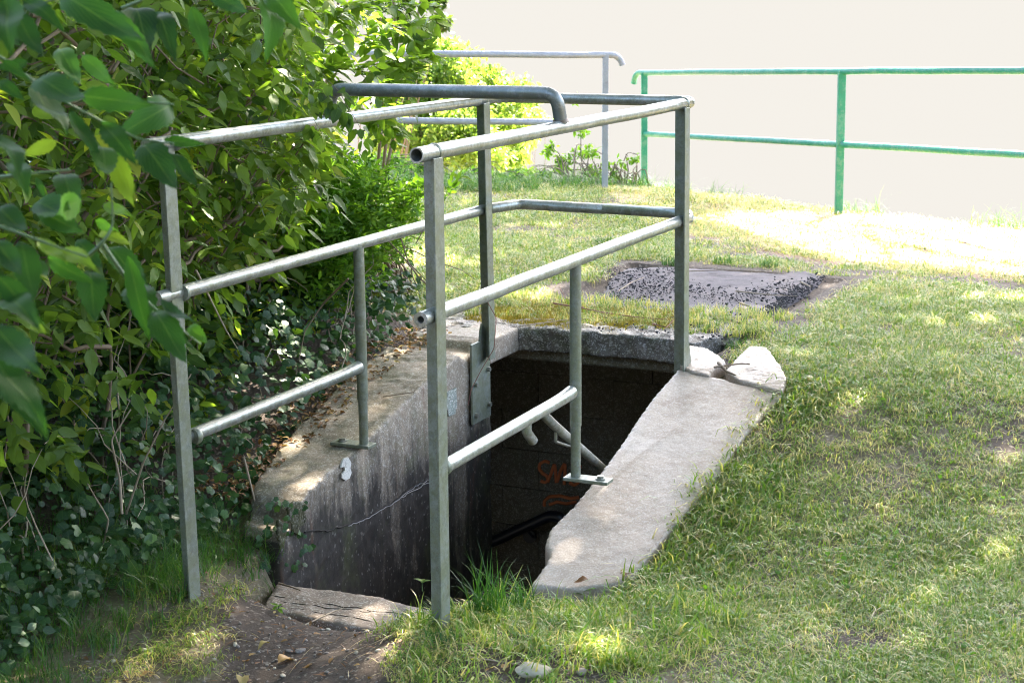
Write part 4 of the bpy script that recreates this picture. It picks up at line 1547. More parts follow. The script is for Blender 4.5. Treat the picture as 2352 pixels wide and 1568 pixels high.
    shrub('bindweed_vine', 'thin vine with round leaves hanging over the left end of the crossbar', st[0][0], MAT['leaf_elder'], tp, rng.normal(0, .5, (len(tp), 3)) + np.array([0, -.3, -.6]), .02, .042, 0,
          [leaf_tpl(.65, .2, .2, 5)], [leaf_tpl(.68, .2, .2, 6)], st, .0012, .0008, 60, var=rng.uniform(.2, .6, len(tp)), cat='vine')


build_bushes()


# ------------------------------------------------------------------ the near branch hanging in from the left, out of focus
def near_branch():
    o = empty('hanging_branch', at_y(-160, 300, 1.9), 'out-of-focus elder branches with large leaves hanging in at the left edge', 'branch')
    Z1 = lambda x, y: (x * .3418, y * .3418)
    Z4 = lambda x, y: (x * .3662, y * .3662 + 535.8)
    L = [(Z1, 230, 545, 570, 650, .44, 2.0, .30), (Z1, 555, 645, 975, 700, .36, 2.0, .30), (Z1, 230, 590, 480, 820, .42, 2.1, .12), (Z1, 470, 740, 700, 1090, .36, 2.1, .10), (Z1, 680, 810, 905, 1080, .52, 2.0, .12),
         (Z1, 1175, 690, 860, 870, .42, 2.2, .35), (Z1, 960, 970, 1155, 1200, .50, 2.1, .14), (Z1, 1150, 1040, 1335, 1240, .44, 2.1, .12), (Z1, 1100, 940, 1385, 965, .34, 2.1, .30), (Z1, 410, -20, 900, 210, .34, 2.1, .22),
         (Z1, 770, 80, 1000, 440, .30, 2.1, .22), (Z1, 200, 420, -60, 450, .45, 1.9, .12), (Z1, 1290, 40, 1400, 400, .40, 2.2, .50), (Z1, 1770, -40, 1880, 310, .45, 2.3, .62), (Z1, 1790, -60, 2010, 160, .50, 2.3, .66),
         (Z1, 0, 540, 160, 670, .5, 1.9, .2), (Z1, 90, 80, 290, 350, .45, 1.9, .15), (Z1, 380, 950, 140, 1050, .50, 2.0, .97), (Z1, 680, 990, 730, 1150, .5, 2.1, .55), (Z1, 760, 1040, 880, 1360, .42, 2.1, .93),
         (Z1, 700, 1000, 890, 1120, .5, 2.1, .70), (Z1, 30, -30, 60, 330, .5, 1.8, .35), (Z1, 150, -20, 420, 160, .4, 2.0, .2), (Z1, 1030, 60, 1180, 300, .40, 2.3, .08), (Z1, 900, 60, 1000, 210, .5, 2.3, .10),
         (Z1, 1420, -40, 1650, 70, .4, 2.2, .18), (Z1, 560, 380, 740, 560, .4, 2.3, .6), (Z1, 400, 330, 520, 520, .4, 2.2, .5), (Z1, 0, 160, 130, 300, .5, 1.8, .1), (Z1, 20, 400, 200, 540, .45, 1.8, .12), (Z1, -40, 900, 170, 1060, .45, 1.8, .3),
         (Z1, 90, 1050, 190, 1290, .45, 1.9, .45), (Z1, 240, 1190, 310, 1330, .4, 2.0, .2), (Z1, 420, 1170, 500, 1350, .4, 2.1, .45), (Z1, 250, 1380, 470, 1400, .5, 2.0, .3), (Z1, 520, 1350, 400, 1440, .4, 2.0, .8),
         (Z1, -30, 1400, 170, 1520, .55, 1.8, .12), (Z1, 270, 1420, 560, 1560, .42, 2.0, .22), (Z1, 700, 1380, 860, 1420, .4, 2.1, .85), (Z1, 640, 1480, 780, 1560, .5, 2.1, .8),
         (Z4, 800, 140, 940, 700, .28, 2.1, .38), (Z4, 830, 300, 950, 560, .5, 2.2, .35), (Z4, 960, 480, 1160, 780, .42, 2.1, .40), (Z4, 1050, 530, 1230, 720, .28, 2.1, .10), (Z4, 1010, 430, 1220, 560, .25, 2.1, .12),
         (Z4, 1190, 580, 1275, 660, .5, 2.1, .62), (Z4, 690, 100, 920, 300, .5, 2.2, .45), (Z4, -30, 590, 255, 890, .42, 1.6, .15), (Z4, -40, 760, 315, 1215, .46, 1.6, .13), (Z4, -20, 800, 235, 1200, .4, 1.65, .13),
         (Z4, 290, 150, 590, 320, .45, 1.9, .3), (Z4, 560, 230, 600, 530, .6, 2.0, .35), (Z4, 130, 60, 220, 400, .55, 1.8, .4), (Z4, -20, 260, 280, 580, .42, 1.7, .2), (Z4, 480, 40, 640, 210, .5, 2.1, .12),
         (Z4, -20, 60, 120, 230, .5, 1.7, .1), (Z4, 240, 40, 420, 160, .5, 1.9, .90), (Z4, 380, 100, 580, 180, .5, 1.9, .92), (Z4, 10, 390, 210, 500, .5, 1.7, .25), (Z4, 200, 560, 270, 610, .6, 1.9, .95),
         (Z4, 620, 0, 800, 30, .4, 2.1, .95), (Z4, 210, 180, 300, 260, .7, 1.85, .5)]
    meshes = {}
    pos, Rm, scl, wd, vr = [], [], [], [], []
    for i, (zf, x0, y0, x1, y1, w, y, v) in enumerate(L):
        a, b = at_y(*zf(x0, y0), y), at_y(*zf(x1, y1), y * random.uniform(.94, 1.0))
        ax = b - a
        ln = np.linalg.norm(ax)
        view = -(a + b) / 2
        view /= np.linalg.norm(view)
        nrm = view + np.array([0, 0, 1.]) * random.uniform(.2, 1.0) + rng.normal(0, .35, 3)
        R_ = frames(ax[None], nrm[None])[0]
        t = serr_tpl(w * .70, random.uniform(.04, .22), random.uniform(.1, .3), 17, .045, i % 9)
        t = (t[0], t[1], t[2])
        me = np_mesh('leaf', t[0], t[1], np.c_[np.full(len(t[2]), v), t[2]])
        me.polygons.foreach_set('use_smooth', np.ones(len(t[1]), bool))
        me.materials.append(MAT['leaf_near'])
        q = bpy.data.objects.new('leaf', me)
        base = np.array(o.location)
        q.matrix_local = Matrix([[*(R_[r] * ln), a[r] - base[r]] for r in range(3)] + [[0, 0, 0, 1]])
        q.parent = o
        COL.objects.link(q)
        if v > .9: q['label'] = 'leaf turning yellow'
    paths = []
    for pts, y in [([(-200, 60), (0, 130), (75, 186), (160, 240), (235, 280), (320, 320), (400, 330)], 2.05), ([(-200, 20), (60, 20), (150, -10)], 2.0), ([(75, 186), (200, 222), (330, 235), (400, 240)], 2.05),
                   ([(-200, 480), (0, 520), (110, 560), (200, 590)], 1.85), ([(235, 560), (290, 640), (345, 700), (420, 760), (460, 790)], 2.1), ([(-100, 420), (60, 400), (160, 390)], 1.95), ([(200, 590), (235, 560), (260, 520), (255, 420)], 2.0),
                   ([(-200, 700), (-20, 760), (20, 800)], 1.62), ([(600, -60), (612, -10), (625, 30)], 2.3), ([(440, -60), (450, 10)], 2.25), ([(280, 20), (330, 0), (360, -40)], 2.2)]:
        paths.append(round_path([at_y(u, v, y + rng.normal(0, .01)) for u, v in pts], .03, 3) if len(pts) > 2 else [at_y(u, v, y) for u, v in pts])
    for p_ in paths:
        stem_soup([p_], .0026, .0012, 7).build('twig', MAT['leaf_stem'], o, recalc=False)
    return o


MAT['leaf_stem'] = M('green stem').fin((.07, .13, .04), .5)
near_branch()


# ------------------------------------------------------------------ ground ivy on the bank left of the wall
def ivy():
    n = 9500
    s = rng.uniform(-1.3, 2.5, n)
    t = -1.04 - rng.uniform(0, 1, n) ** 1.1 * 1.35
    q = C0[None] + s[:, None] * Dv + t[:, None] * Nv
    wall = (t > np.interp(s, [.45, .8, 1.2, 2.5], [-1.02, -1.12, -1.20, -1.30]) + .05 * vnoise(s, t, 6, 4)) & (s > .45)
    keep = ~wall
    q, s, t = q[keep], s[keep], t[keep]
    m = len(q)
    g = gz(q[:, 0], q[:, 1])
    h = (.03 + .13 * sst(-1.2, -1.5, t)) * (.6 + .5 * vnoise(q[:, 0], q[:, 1], 6, 2)) + rng.uniform(0, .12, m)
    pos = np.c_[q, g + np.abs(h)]
    up_ = np.tile([Nv[0] * .5 - Dv[0] * .3, Nv[1] * .5 - Dv[1] * .3, .75], (m, 1)) + rng.normal(0, .35, (m, 3))
    ax = np.cross(up_, rng.normal(0, 1, (m, 3)))
    sc = rng.uniform(.016, .050, m)
    var = np.clip(.35 + .2 * vnoise(q[:, 0], q[:, 1], 3, 8) + rng.normal(0, .17, m), .02, .98)
    T = [round_tpl(5), leaf_tpl(.62, .2, .25, 3)]
    Rm = frames(ax, up_)
    o = empty('ivy_patch', P(1.0, -1.5, gzs(*P(1, -1.5, 0)[:2])), 'dark ground ivy covering the bank left of the wall', 'ground cover')
    k = pos[:, 0] / pos[:, 1]
    front = np.where((np.abs(k) < .28) & (t > -1.75))[0]
    pick = front[np.argsort(-(sc[front]))][:300]
    own = np.zeros(m, bool)
    own[pick] = True
    ms = [tpl_mesh('leaf', x, MAT['leaf_ivy']) for x in T]
    pick_out('leaf', ms, Rm[own], pos[own], sc[own] * 1.1, o)
    r_ = np.where(~own)[0]
    f = soup_obj('foliage', [inst(T[j], Rm[r_[j::2]], pos[r_[j::2]], sc[r_[j::2]], var[r_[j::2]]) for j in (0, 1)], MAT['leaf_ivy'], o)
    f['kind'] = 'stuff'
    st = []
    for k in range(70):
        s_ = rng.uniform(-1.0, 2.2)
        t_ = -1.2 - rng.uniform(0, 1, 1)[0] * .6
        a = np.array(P(s_, t_, 0)); a[2] = gzs(a[0], a[1])
        b = np.array(P(s_ + rng.normal(0, .3), t_ + rng.uniform(-.3, .15), 0)); b[2] = gzs(b[0], b[1]) + rng.uniform(.08, .5)
        st.append(arc(a, b, rng.uniform(0, .08), 8, .012))
    f = stem_soup(st, rng.uniform(.002, .0045, 70), .001).build('stems', MAT['bark_pale'], o, recalc=False)
    f['kind'] = 'stuff'
    # trailing sprigs on the wall's broken end
    pts = []
    for (u, v) in [(700, 1165), (665, 1175), (655, 1200), (690, 1230), (640, 1230), (700, 1262), (625, 1210), (680, 1290), (610, 1180), (640, 1150), (600, 1240), (615, 1290), (590, 1320)]:
        for k in range(5):
            pts.append(on_t(u + rng.normal(0, 8), v + rng.normal(0, 9), -.855 if u > 650 else -.90))
    pts = np.array(pts)
    m = len(pts)
    up_ = np.tile([Nv[0] - Dv[0] * .6, Nv[1] - Dv[1] * .6, .4], (m, 1)) + rng.normal(0, .4, (m, 3))
    ax = np.cross(up_, rng.normal(0, 1, (m, 3)))
    f = soup_obj('foliage', [inst(T[0], frames(ax, up_), pts, rng.uniform(.016, .03, m), rng.uniform(.2, .7, m))], MAT['leaf_ivy'], o)
    f['kind'] = 'stuff'


ivy()


# ------------------------------------------------------------------ sunlit shrubs down the bank beyond the grey fence
def far_shrub(name, label, blobs, root, seedn, leaf, mat='leaf_far', nst=16, group=None, var=(.1, .9), cat='shrub'):
    cc = []
    for (u, v, y, ru, rv) in blobs:
        k = int(seedn * ru * rv / 4000)
        w = rng.normal(size=(k, 3))
        w /= np.linalg.norm(w, axis=1)[:, None]
        nsub = max(4, int(k / 55))
        sc_ = rng.normal(size=(nsub, 3))
        sc_ = sc_ / np.linalg.norm(sc_, axis=1)[:, None] * (rng.uniform(.15, 1, nsub) ** .6)[:, None]
        w = sc_[rng.integers(0, nsub, k)] + w * (rng.uniform(0, 1, k) ** .7 * .34)[:, None]
        rad = np.ones(k)
        cen = at_y(u, v, y)
        cc.append(cen[None] + w * rad[:, None] * np.array([ru / FPX * y, ru / FPX * y * 1.2, rv / FPX * y]))
    c = np.concatenate(cc)
    m = len(c)
    o = empty(name, root, label, cat, group)
    ax = rng.normal(0, 1, (m, 3)) + np.array([.2, -.2, -.3])
    up_ = rng.normal(0, .6, (m, 3)) + np.array([0, 0, 1.])
    f = soup_obj('foliage', [inst(leaf_tpl(.5, .15, .15, 2), frames(ax, up_), c, leaf * rng.uniform(.6, 1.3, m), rng.uniform(*var, m))], MAT[mat], o)
    f['kind'] = 'stuff'
    root = np.array(root)
    st = [arc(root + rng.normal(0, .15, 3) * np.array([1, 1, 0]), c[rng.integers(m)], .1, 8, .012) for _ in range(nst)]
    stem_soup(st, .007, .0015).build('stems', MAT['bark'], o, recalc=False)['kind'] = 'stuff'
    return o


def rt(x, y):
    return (x, y, gzs(x, y))


far_shrub('bank_shrub', 'tall sunlit yellow-green shrub behind the grey fence beside the elder tips', [(960, 240, 16, 100, 130), (1030, 190, 16, 80, 100), (1040, 300, 15.5, 90, 90), (930, 340, 15.5, 90, 80), (1000, 140, 16.5, 55, 45)], rt(-.7, 15.9), 2300, .055, group='sunlit shrubs down the bank')
far_shrub('bank_shrub', 'yellow-green shrub in the middle behind the grey fence', [(1140, 250, 17, 100, 80), (1050, 150, 17, 60, 50), (1110, 190, 17, 60, 40), (1160, 300, 16.5, 70, 50), (1090, 350, 15.5, 90, 60)], rt(-.2, 16.6), 2100, .055, group='sunlit shrubs down the bank')
far_shrub('bank_shrub', 'lower pale shrub at the right end of the sunlit row', [(1215, 280, 18, 60, 50), (1215, 250, 18, 30, 22), (1180, 380, 16, 60, 45)], rt(.1, 17.2), 1500, .055, group='sunlit shrubs down the bank')
far_shrub('bank_shrub', 'thin-leaved weed shrub on the bank at the grey end post', [(1330, 370, 13.2, 60, 50), (1290, 350, 13.3, 45, 45), (1390, 400, 13.0, 45, 40), (1250, 390, 13.3, 60, 30), (1340, 310, 13.2, 26, 36), (1320, 230, 13.3, 16, 26)], rt(.55, 12.95), 520, .040, mat='leaf_privet', nst=30, var=(.3, .9))
far_shrub('bank_shrub', 'scattered bramble sprays between the grey and green posts', [(1420, 400, 13.1, 26, 40), (1450, 420, 13.2, 25, 20), (1440, 360, 13.2, 22, 26)], rt(.85, 13.1), 330, .042, mat='leaf_privet', nst=14, var=(.3, .9))
far_shrub('bank_shrub', 'shaded grey-green tree boughs behind the elder tips at the top', [(1005, 40, 15, 26, 26), (1000, 0, 15, 26, 20), (955, 60, 15, 20, 22), (920, 20, 15, 30, 30)], rt(-1.3, 14.9), 3000, .06, mat='leaf_tree', nst=14, var=(.3, .95))
far_shrub('bank_shrub', 'green undergrowth filling the foot of the grey fence', [(900, 400, 13.4, 90, 45), (1000, 420, 13.2, 80, 32), (1100, 420, 13.2, 80, 30), (1190, 420, 13.1, 60, 24)], rt(-.4, 13.0), 1900, .055, mat='leaf_privet', nst=20, var=(.1, .8))


def weed(u, v, n, h, lf, sd, label, var=.6, name='weed', rosette=False):
    g = gpt(u, v)
    o = empty(name, g, label, 'weed')
    r = np.random.default_rng(sd)
    P_, A_, U_, S_ = [], [], [], []
    for k in range(n):
        a = 2 * math.pi * k / n + r.uniform(-.3, .3)
        el = r.uniform(.2, .9) if rosette else r.uniform(-.1, .5)
        hh = 0.005 if rosette else h * r.uniform(.3, 1)
        P_.append(g + np.array([0, 0, hh]))
        A_.append([math.cos(a) * math.cos(el), math.sin(a) * math.cos(el), math.sin(el)])
        U_.append([-math.cos(a) * .4, -math.sin(a) * .4, 1])
        S_.append(lf * r.uniform(.7, 1.1))
    ms = [tpl_mesh('leaf', serr_tpl(.5, .25, .15, 9, .03, sd + j), MAT['leaf_privet']) for j in range(2)]
    pick_out('leaf', ms, frames(np.array(A_, float), np.array(U_, float)), np.array(P_), np.array(S_), o)
    if not rosette:
        MB().tube([g - UPZ * .01, g + UPZ * h], [.002, .001], 6).build('stem', MAT['leaf_stem'], o)
    return o


weed(2080, 506, 9, .10, .12, 1, 'low bright green weed on the far edge of the lawn')
weed(1340, 1372, 6, .02, .075, 2, 'broad-leaved plantain rosette below the near end of the pale slab', rosette=True)
weed(1492, 1330, 5, .02, .060, 3, 'small plantain rosette at the lower right corner of the pale slab', rosette=True)
weed(1034, 1420, 14, .05, .028, 4, 'small leafy weed at the foot of the near right post')
weed(970, 1350, 4, .03, .04, 5, 'tiny seedling in front of the stained wall')
weed(640, 1404, 6, .02, .03, 6, 'small round-leaved weed on the left end of the sill')
weed(760, 985, 7, .03, .075, 7, 'broad-leaved dock growing at the top of the bank by the left wall', rosette=True)

# ------------------------------------------------------------------ litter, twigs, stones, charcoal
def flat_field(n, fx, size, tpl, mat, name, label, zoff=.004, flat=.25, zf=None, var=(.02, 1)):
    x, y = fx(n)
    z = gz(x, y) if zf is None else zf(x, y)
    m = len(x)
    up_ = np.tile([0, 0, 1.], (m, 1)) + rng.normal(0, flat, (m, 3))
    ax = np.cross(up_, rng.normal(0, 1, (m, 3)))
    o = soup_obj(name, [inst(tpl, frames(ax, up_), np.c_[x, y, z + zoff + rng.uniform(0, .006, m)], size * rng.uniform(.5, 1.3, m), rng.uniform(*var, m))], mat)
    tag(o, label, kind='stuff')
    return o


def st_field(s0, s1, t0, t1):
    def f(n):
        s, t = rng.uniform(s0, s1, n), rng.uniform(t0, t1, n)
        q = C0[None] + s[:, None] * Dv + t[:, None] * Nv
        return q[:, 0], q[:, 1]
    return f


flat_field(260, st_field(-1.2, .2, -.95, -.05), .022, leaf_tpl(.5, .2, .4, 3), MAT['leaf_dead'], 'leaf_litter', 'small brown leaf litter on the earth path')
flat_field(900, st_field(.55, 2.2, -1.32, -1.06), .026, leaf_tpl(.5, .3, .5, 3), MAT['leaf_dead'], 'leaf_litter', 'brown leaf litter along the back of the left wall', zf=lambda x, y: np.interp(ST(x, y)[0], WZ[:, 0], WZ[:, 1]) + .0, zoff=.0)
flat_field(500, st_field(-1, 1, .1, 2.2), .014, leaf_tpl(.4, .2, .4, 3), MAT['leaf_dead'], 'leaf_litter', 'crumbs of dead leaves in the lawn')
# straw: long thin dry stalks
flat_field(420, st_field(-1, 5.5, .05, 3), .085, leaf_tpl(.030, .2, .1, 3), MAT['straw'], 'dry_stalks', 'dry straw stalks lying on the lawn', .018, .15)
flat_field(90, st_field(-1, .3, -.9, 0), .07, leaf_tpl(.030, .2, .1, 3), MAT['straw'], 'dry_stalks', 'dry stalks on the earth path', .01, .12)
# moss cushion behind the roof edge
tm = [blade_clump(60, .05, .018, .0022, .8, 70 + k, .2, 2) for k in range(3)]
n = 620
s_, t_ = rng.uniform(2.52, 3.05, n), rng.uniform(-1.15, -.28, n)
k = vnoise(s_, t_, 9, 3) > -.25
s_, t_ = s_[k], t_[k]
q = C0[None] + s_[:, None] * Dv + t_[:, None] * Nv
n = len(q)
scatter('moss_cushion', np.c_[q, np.full(n, -1.425)], np.c_[np.zeros(n), np.zeros(n), rng.uniform(0, 6, n)], np.c_[np.ones(n), np.ones(n), np.ones(n)] * rng.uniform(.7, 1.5, n)[:, None], rng.integers(0, 3, n), tm, MAT['moss'], 'golden moss on the roof edge behind the far rail')
tg = [blade_clump(26, .045, .055, .0034, 1.0, 80 + k, .3) for k in range(3)]
n = 330
s_, t_ = rng.uniform(2.62, 3.2, n), rng.uniform(-1.4, .15, n)
q = C0[None] + s_[:, None] * Dv + t_[:, None] * Nv
scatter('roof_grass', np.c_[q, np.full(n, -1.43)], np.c_[np.zeros(n), np.zeros(n), rng.uniform(0, 6, n)], np.c_[np.ones(n), np.ones(n), np.ones(n)] * rng.uniform(.6, 1.2, n)[:, None], rng.integers(0, 3, n), tg, MAT['grass'], 'sparse grass on the roof slab')


def rock_mesh(seed, sub_=2):
    import bmesh
    b = bmesh.new()
    bmesh.ops.create_icosphere(b, subdivisions=sub_, radius=.5)
    r = np.random.default_rng(seed)
    k = r.normal(0, 2.2, (5, 3))
    p0 = r.uniform(0, 6, 5)
    for v in b.verts:
        c = np.array(v.co)
        d = 1 + .16 * sum(math.sin(float(k[i] @ c) * 2.4 + p0[i]) for i in range(5)) / 2
        v.co = Vector(c * d * np.array([1, .75, .5]))
    me = bpy.data.meshes.new('stone')
    b.to_mesh(me)
    b.free()
    return me


def mat_rock(name, a, b):
    m = M(name)
    n_ = m.noise(m.pos(), 45, 6, .7)
    return m.fin(m.mix(n_, a, b), .85, m.bump(n_, .6, .005))


MAT['rock'] = mat_rock('pale limestone', (.34, .28, .20), (.62, .54, .42))
MAT['rock_grey'] = mat_rock('grey pebble', (.16, .13, .11), (.32, .28, .24))
MAT['coal'] = mat_rock('charcoal', (.006, .006, .008), (.03, .03, .035))
for i, (u, v, sz, mt, lab) in enumerate([(1225, 1548, .085, 'rock', 'pale flat stone lying in the grass at the bottom edge'), (1335, 1545, .035, 'rock_grey', 'grey stone beside the pale flat stone at the bottom edge'),
                                         (664, 1496, .022, 'rock_grey', 'brown stone on the earth path, left one of a pair'), (690, 1496, .026, 'rock_grey', 'brown stone on the earth path, right one of a pair'),
                                         (650, 1552, .020, 'rock', 'small pale pebble low on the earth path'), (890, 1506, .018, 'rock', 'small stone at the right side of the earth path'),
                                         (1425, 1370, .05, 'rock_grey', 'half-buried grey stone in the grass under the pale slab'), (1480, 1385, .04, 'rock_grey', 'half-buried stone right of the other buried one under the pale slab')]):
    g = gpt(u, v)
    me = rock_mesh(i, 3)
    me.polygons.foreach_set('use_smooth', np.ones(len(me.polygons), bool))
    o = link('stone', me, None, MAT[mt])
    o.location = g + UPZ * sz * .12
    o.scale = (sz * 1.2, sz, sz * .9)
    o.rotation_euler = (0, 0, i * 1.3)
    tag(o, lab, 'stone')


def chip_field(name, n, fx, size, mat, label, zf=None, seeds=4):
    x, y = fx(n)
    n = len(x)
    z = gz(x, y) if zf is None else zf(x, y)
    parts = []
    for k in range(seeds):
        me = rock_mesh(30 + k, 1)
        V = np.array([v.co[:] for v in me.vertices])
        F = np.array([p_.vertices[:] for p_ in me.polygons])
        i = np.arange(n)[k::seeds]
        m = len(i)
        parts.append(inst((V, F, np.zeros((len(V), 2))), euler_mats(rng.uniform(-.5, .5, m), rng.uniform(-.5, .5, m), rng.uniform(0, 6, m)), np.c_[x[i], y[i], z[i] + size * .15], size * rng.uniform(.35, 1.3, m) , np.ones(m)))
    o = soup_obj(name, parts, mat, None, False)
    tag(o, label, kind='stuff')


def pad_field(n):
    u = np.concatenate([rng.uniform(1390, 1560, n // 3), rng.uniform(1400, 1860, n - n // 3)])
    v = np.concatenate([rng.uniform(618, 668, n // 3), rng.normal(676, 11, n - n // 3) + 8 * np.sin(u[n // 3:] / 37)])
    q = np.array([on_fun(a, b, lambda x, y: -1.455) for a, b in zip(u, v)])
    return q[:, 0], q[:, 1]


def rim_field(n):
    k = rng.uniform(0, 1, n)
    u = np.interp(k, [0, .5, 1], [1880, 1810, 1740]) + rng.normal(0, 12, n)
    v = np.interp(k, [0, .5, 1], [640, 690, 735]) + rng.normal(0, 6, n)
    q = np.array([on_fun(a, b, lambda x, y: -1.455) for a, b in zip(u, v)])
    return q[:, 0], q[:, 1]


padz = lambda x, y: np.full(len(x), -1.448)
chip_field('charcoal_crumbs', 1500, pad_field, .010, MAT['coal'], 'black charcoal crumbs strewn over the pad', padz)
chip_field('charcoal_crumbs', 130, pad_field, .019, MAT['coal'], 'larger black charcoal lumps in the middle of the pad', padz)
chip_field('charcoal_crumbs', 420, rim_field, .015, MAT['coal'], 'charcoal swept along the right rim of the pad', padz)
chip_field('charcoal_crumbs', 160, st_field(2.45, 3.1, -.6, .05), .013, MAT['coal'], 'charcoal crumbs on the roof edge', lambda x, y: np.full(len(x), -1.42))
chip_field('gravel', 420, st_field(-1.2, .25, -.9, 0), .008, MAT['rock_grey'], 'fine gravel on the earth path')
chip_field('gravel', 60, st_field(-1.2, .25, -.9, 0), .016, MAT['rock'], 'scattered pale pebbles on the earth path')
chip_field('gravel', 300, st_field(2.1, 2.5, -.02, .5), .012, MAT['rock_grey'], 'crumbled concrete grit around the broken slab')


def twig(pts, r, mat, label, cat='twig', dz=.008, zf=None, branches=()):
    pp = []
    for u, v in pts:
        g = on_fun(u, v, gzs if zf is None else zf)
        pp.append(g + UPZ * dz)
    o_ = MB().tube(pp, [r * (1 - .6 * i / (len(pp) - 1)) for i in range(len(pp))], 6)
    for br in branches:
        qq = [on_fun(u, v, gzs if zf is None else zf) + UPZ * (dz + .004) for u, v in br]
        o_.tube(qq, [r * .6 * (1 - .5 * i / (len(qq) - 1)) for i in range(len(qq))], 5)
    return tag(o_.build('twig', MAT[mat], None), label, cat)


rz = lambda x, y: -1.415
pz = lambda x, y: -1.45
twig([(1270, 700), (1340, 712), (1390, 722), (1460, 732), (1535, 738)], .004, 'bark_red', 'long reddish twig lying along the roof edge', zf=rz, branches=[[(1340, 712), (1300, 690), (1285, 665)]])
twig([(1195, 752), (1250, 745), (1300, 738), (1360, 735)], .003, 'bark_pale', 'pale bent twig at the left of the roof edge', zf=rz)
twig([(1500, 748), (1530, 756), (1548, 738)], .004, 'bark_red', 'short twig in the litter next to the far right post', zf=rz)
twig([(1420, 672), (1450, 652), (1480, 640)], .0035, 'bark_pale', 'pale stick leaning at the left part of the charcoal pad', zf=pz)
twig([(1560, 627), (1650, 624), (1760, 628)], .003, 'bark', 'long thin stick along the back rim of the charcoal pad', zf=pz)
twig([(1690, 672), (1760, 680), (1830, 684)], .004, 'bark_pale', 'stick on the right half of the charcoal pad', zf=pz)
twig([(1840, 652), (1862, 662)], .006, 'bark_pale', 'stubby pale stick at the right end of the charcoal pad', zf=pz)
twig([(1700, 700), (1725, 708)], .006, 'bark_pale', 'short chip of wood on the near side of the charcoal pad', zf=pz)
twig([(1650, 838), (1670, 858), (1690, 866)], .007, 'bark', 'dark broken root in the gap between the slab pieces', zf=lambda x, y: -1.425, branches=[[(1640, 850), (1690, 843), (1722, 842)]])
twig([(816, 1500), (860, 1482), (900, 1466), (870, 1460)], .0022, 'bark_pale', 'bent pale straw on the earth path')
twig([(700, 1440), (760, 1412), (790, 1400)], .003, 'bark_pale', 'bleached twig on the sill', zf=lambda x, y: -1.912)
twig([(640, 1344), (668, 1352), (690, 1360)], .004, 'bark', 'dark twig on the left end of the sill', zf=lambda x, y: -1.912)
twig([(1060, 1512), (1130, 1522), (1220, 1535), (1320, 1545)], .0026, 'bark_pale', 'long dry stem lying in front of the pale stone')
twig([(880, 915), (950, 905), (960, 890)], .0022, 'bark', 'thin twig lying on top of the left wall', zf=lambda x, y: float(np.interp(ST(x, y)[0], WZ[:, 0], WZ[:, 1])))
# dead branches in the bank and behind the near right post
for pts, y, r, lab in [([(880, 540), (935, 600), (985, 650), (1010, 680)], 6.9, .0035, 'thin dark branch crossing behind the near right post'), ([(905, 555), (1000, 600), (1060, 620), (1090, 640)], 7.3, .003, 'dark drooping branch below the middle left rail'),
                       ([(920, 545), (940, 610), (975, 650)], 6.9, .003, 'short forked branch left of the near right post'), ([(800, 640), (740, 700), (700, 760), (680, 860)], 6.3, .004, 'bare stem hanging inside the left bush'),
                       ([(280, 1180), (275, 1100), (255, 1010), (300, 940)], 5.2, .005, 'pale bare stem standing left of the near left post'), ([(290, 1180), (330, 1060), (380, 960), (400, 930)], 5.2, .004, 'pale forked stem beside the near left post'),
                       ([(450, 620), (480, 680), (520, 760), (545, 800)], 5.6, .004, 'bare twig hanging under the left middle rail'), ([(560, 1050), (575, 1110), (590, 1170), (610, 1180), (650, 1150)], 5.5, .004, 'pale trailing stem in the ivy at the wall')]:
    p_ = round_path([at_y(u, v, y + rng.normal(0, .03)) for u, v in pts], .05, 4)
    tag(MB().tube(p_, [r * (1 - .5 * i / (len(p_) - 1)) for i in range(len(p_))], 6).build('bare_branch', MAT['bark_pale' if 'pale' in lab or 'bare twig' in lab else 'bark'], None), lab, 'branch')
# vine stem hanging in front of the foot plate
p_ = round_path([at_y(u, v, 6.55) for u, v in [(1118, 690), (1140, 730), (1135, 800), (1105, 850), (1082, 895), (1075, 930)]], .05, 4)
tag(MB().tube(p_, .0016, 5).build('dry_tendril', MAT['bark_red'], None), 'thin reddish tendril hanging down over the foot of the far left post', 'tendril')


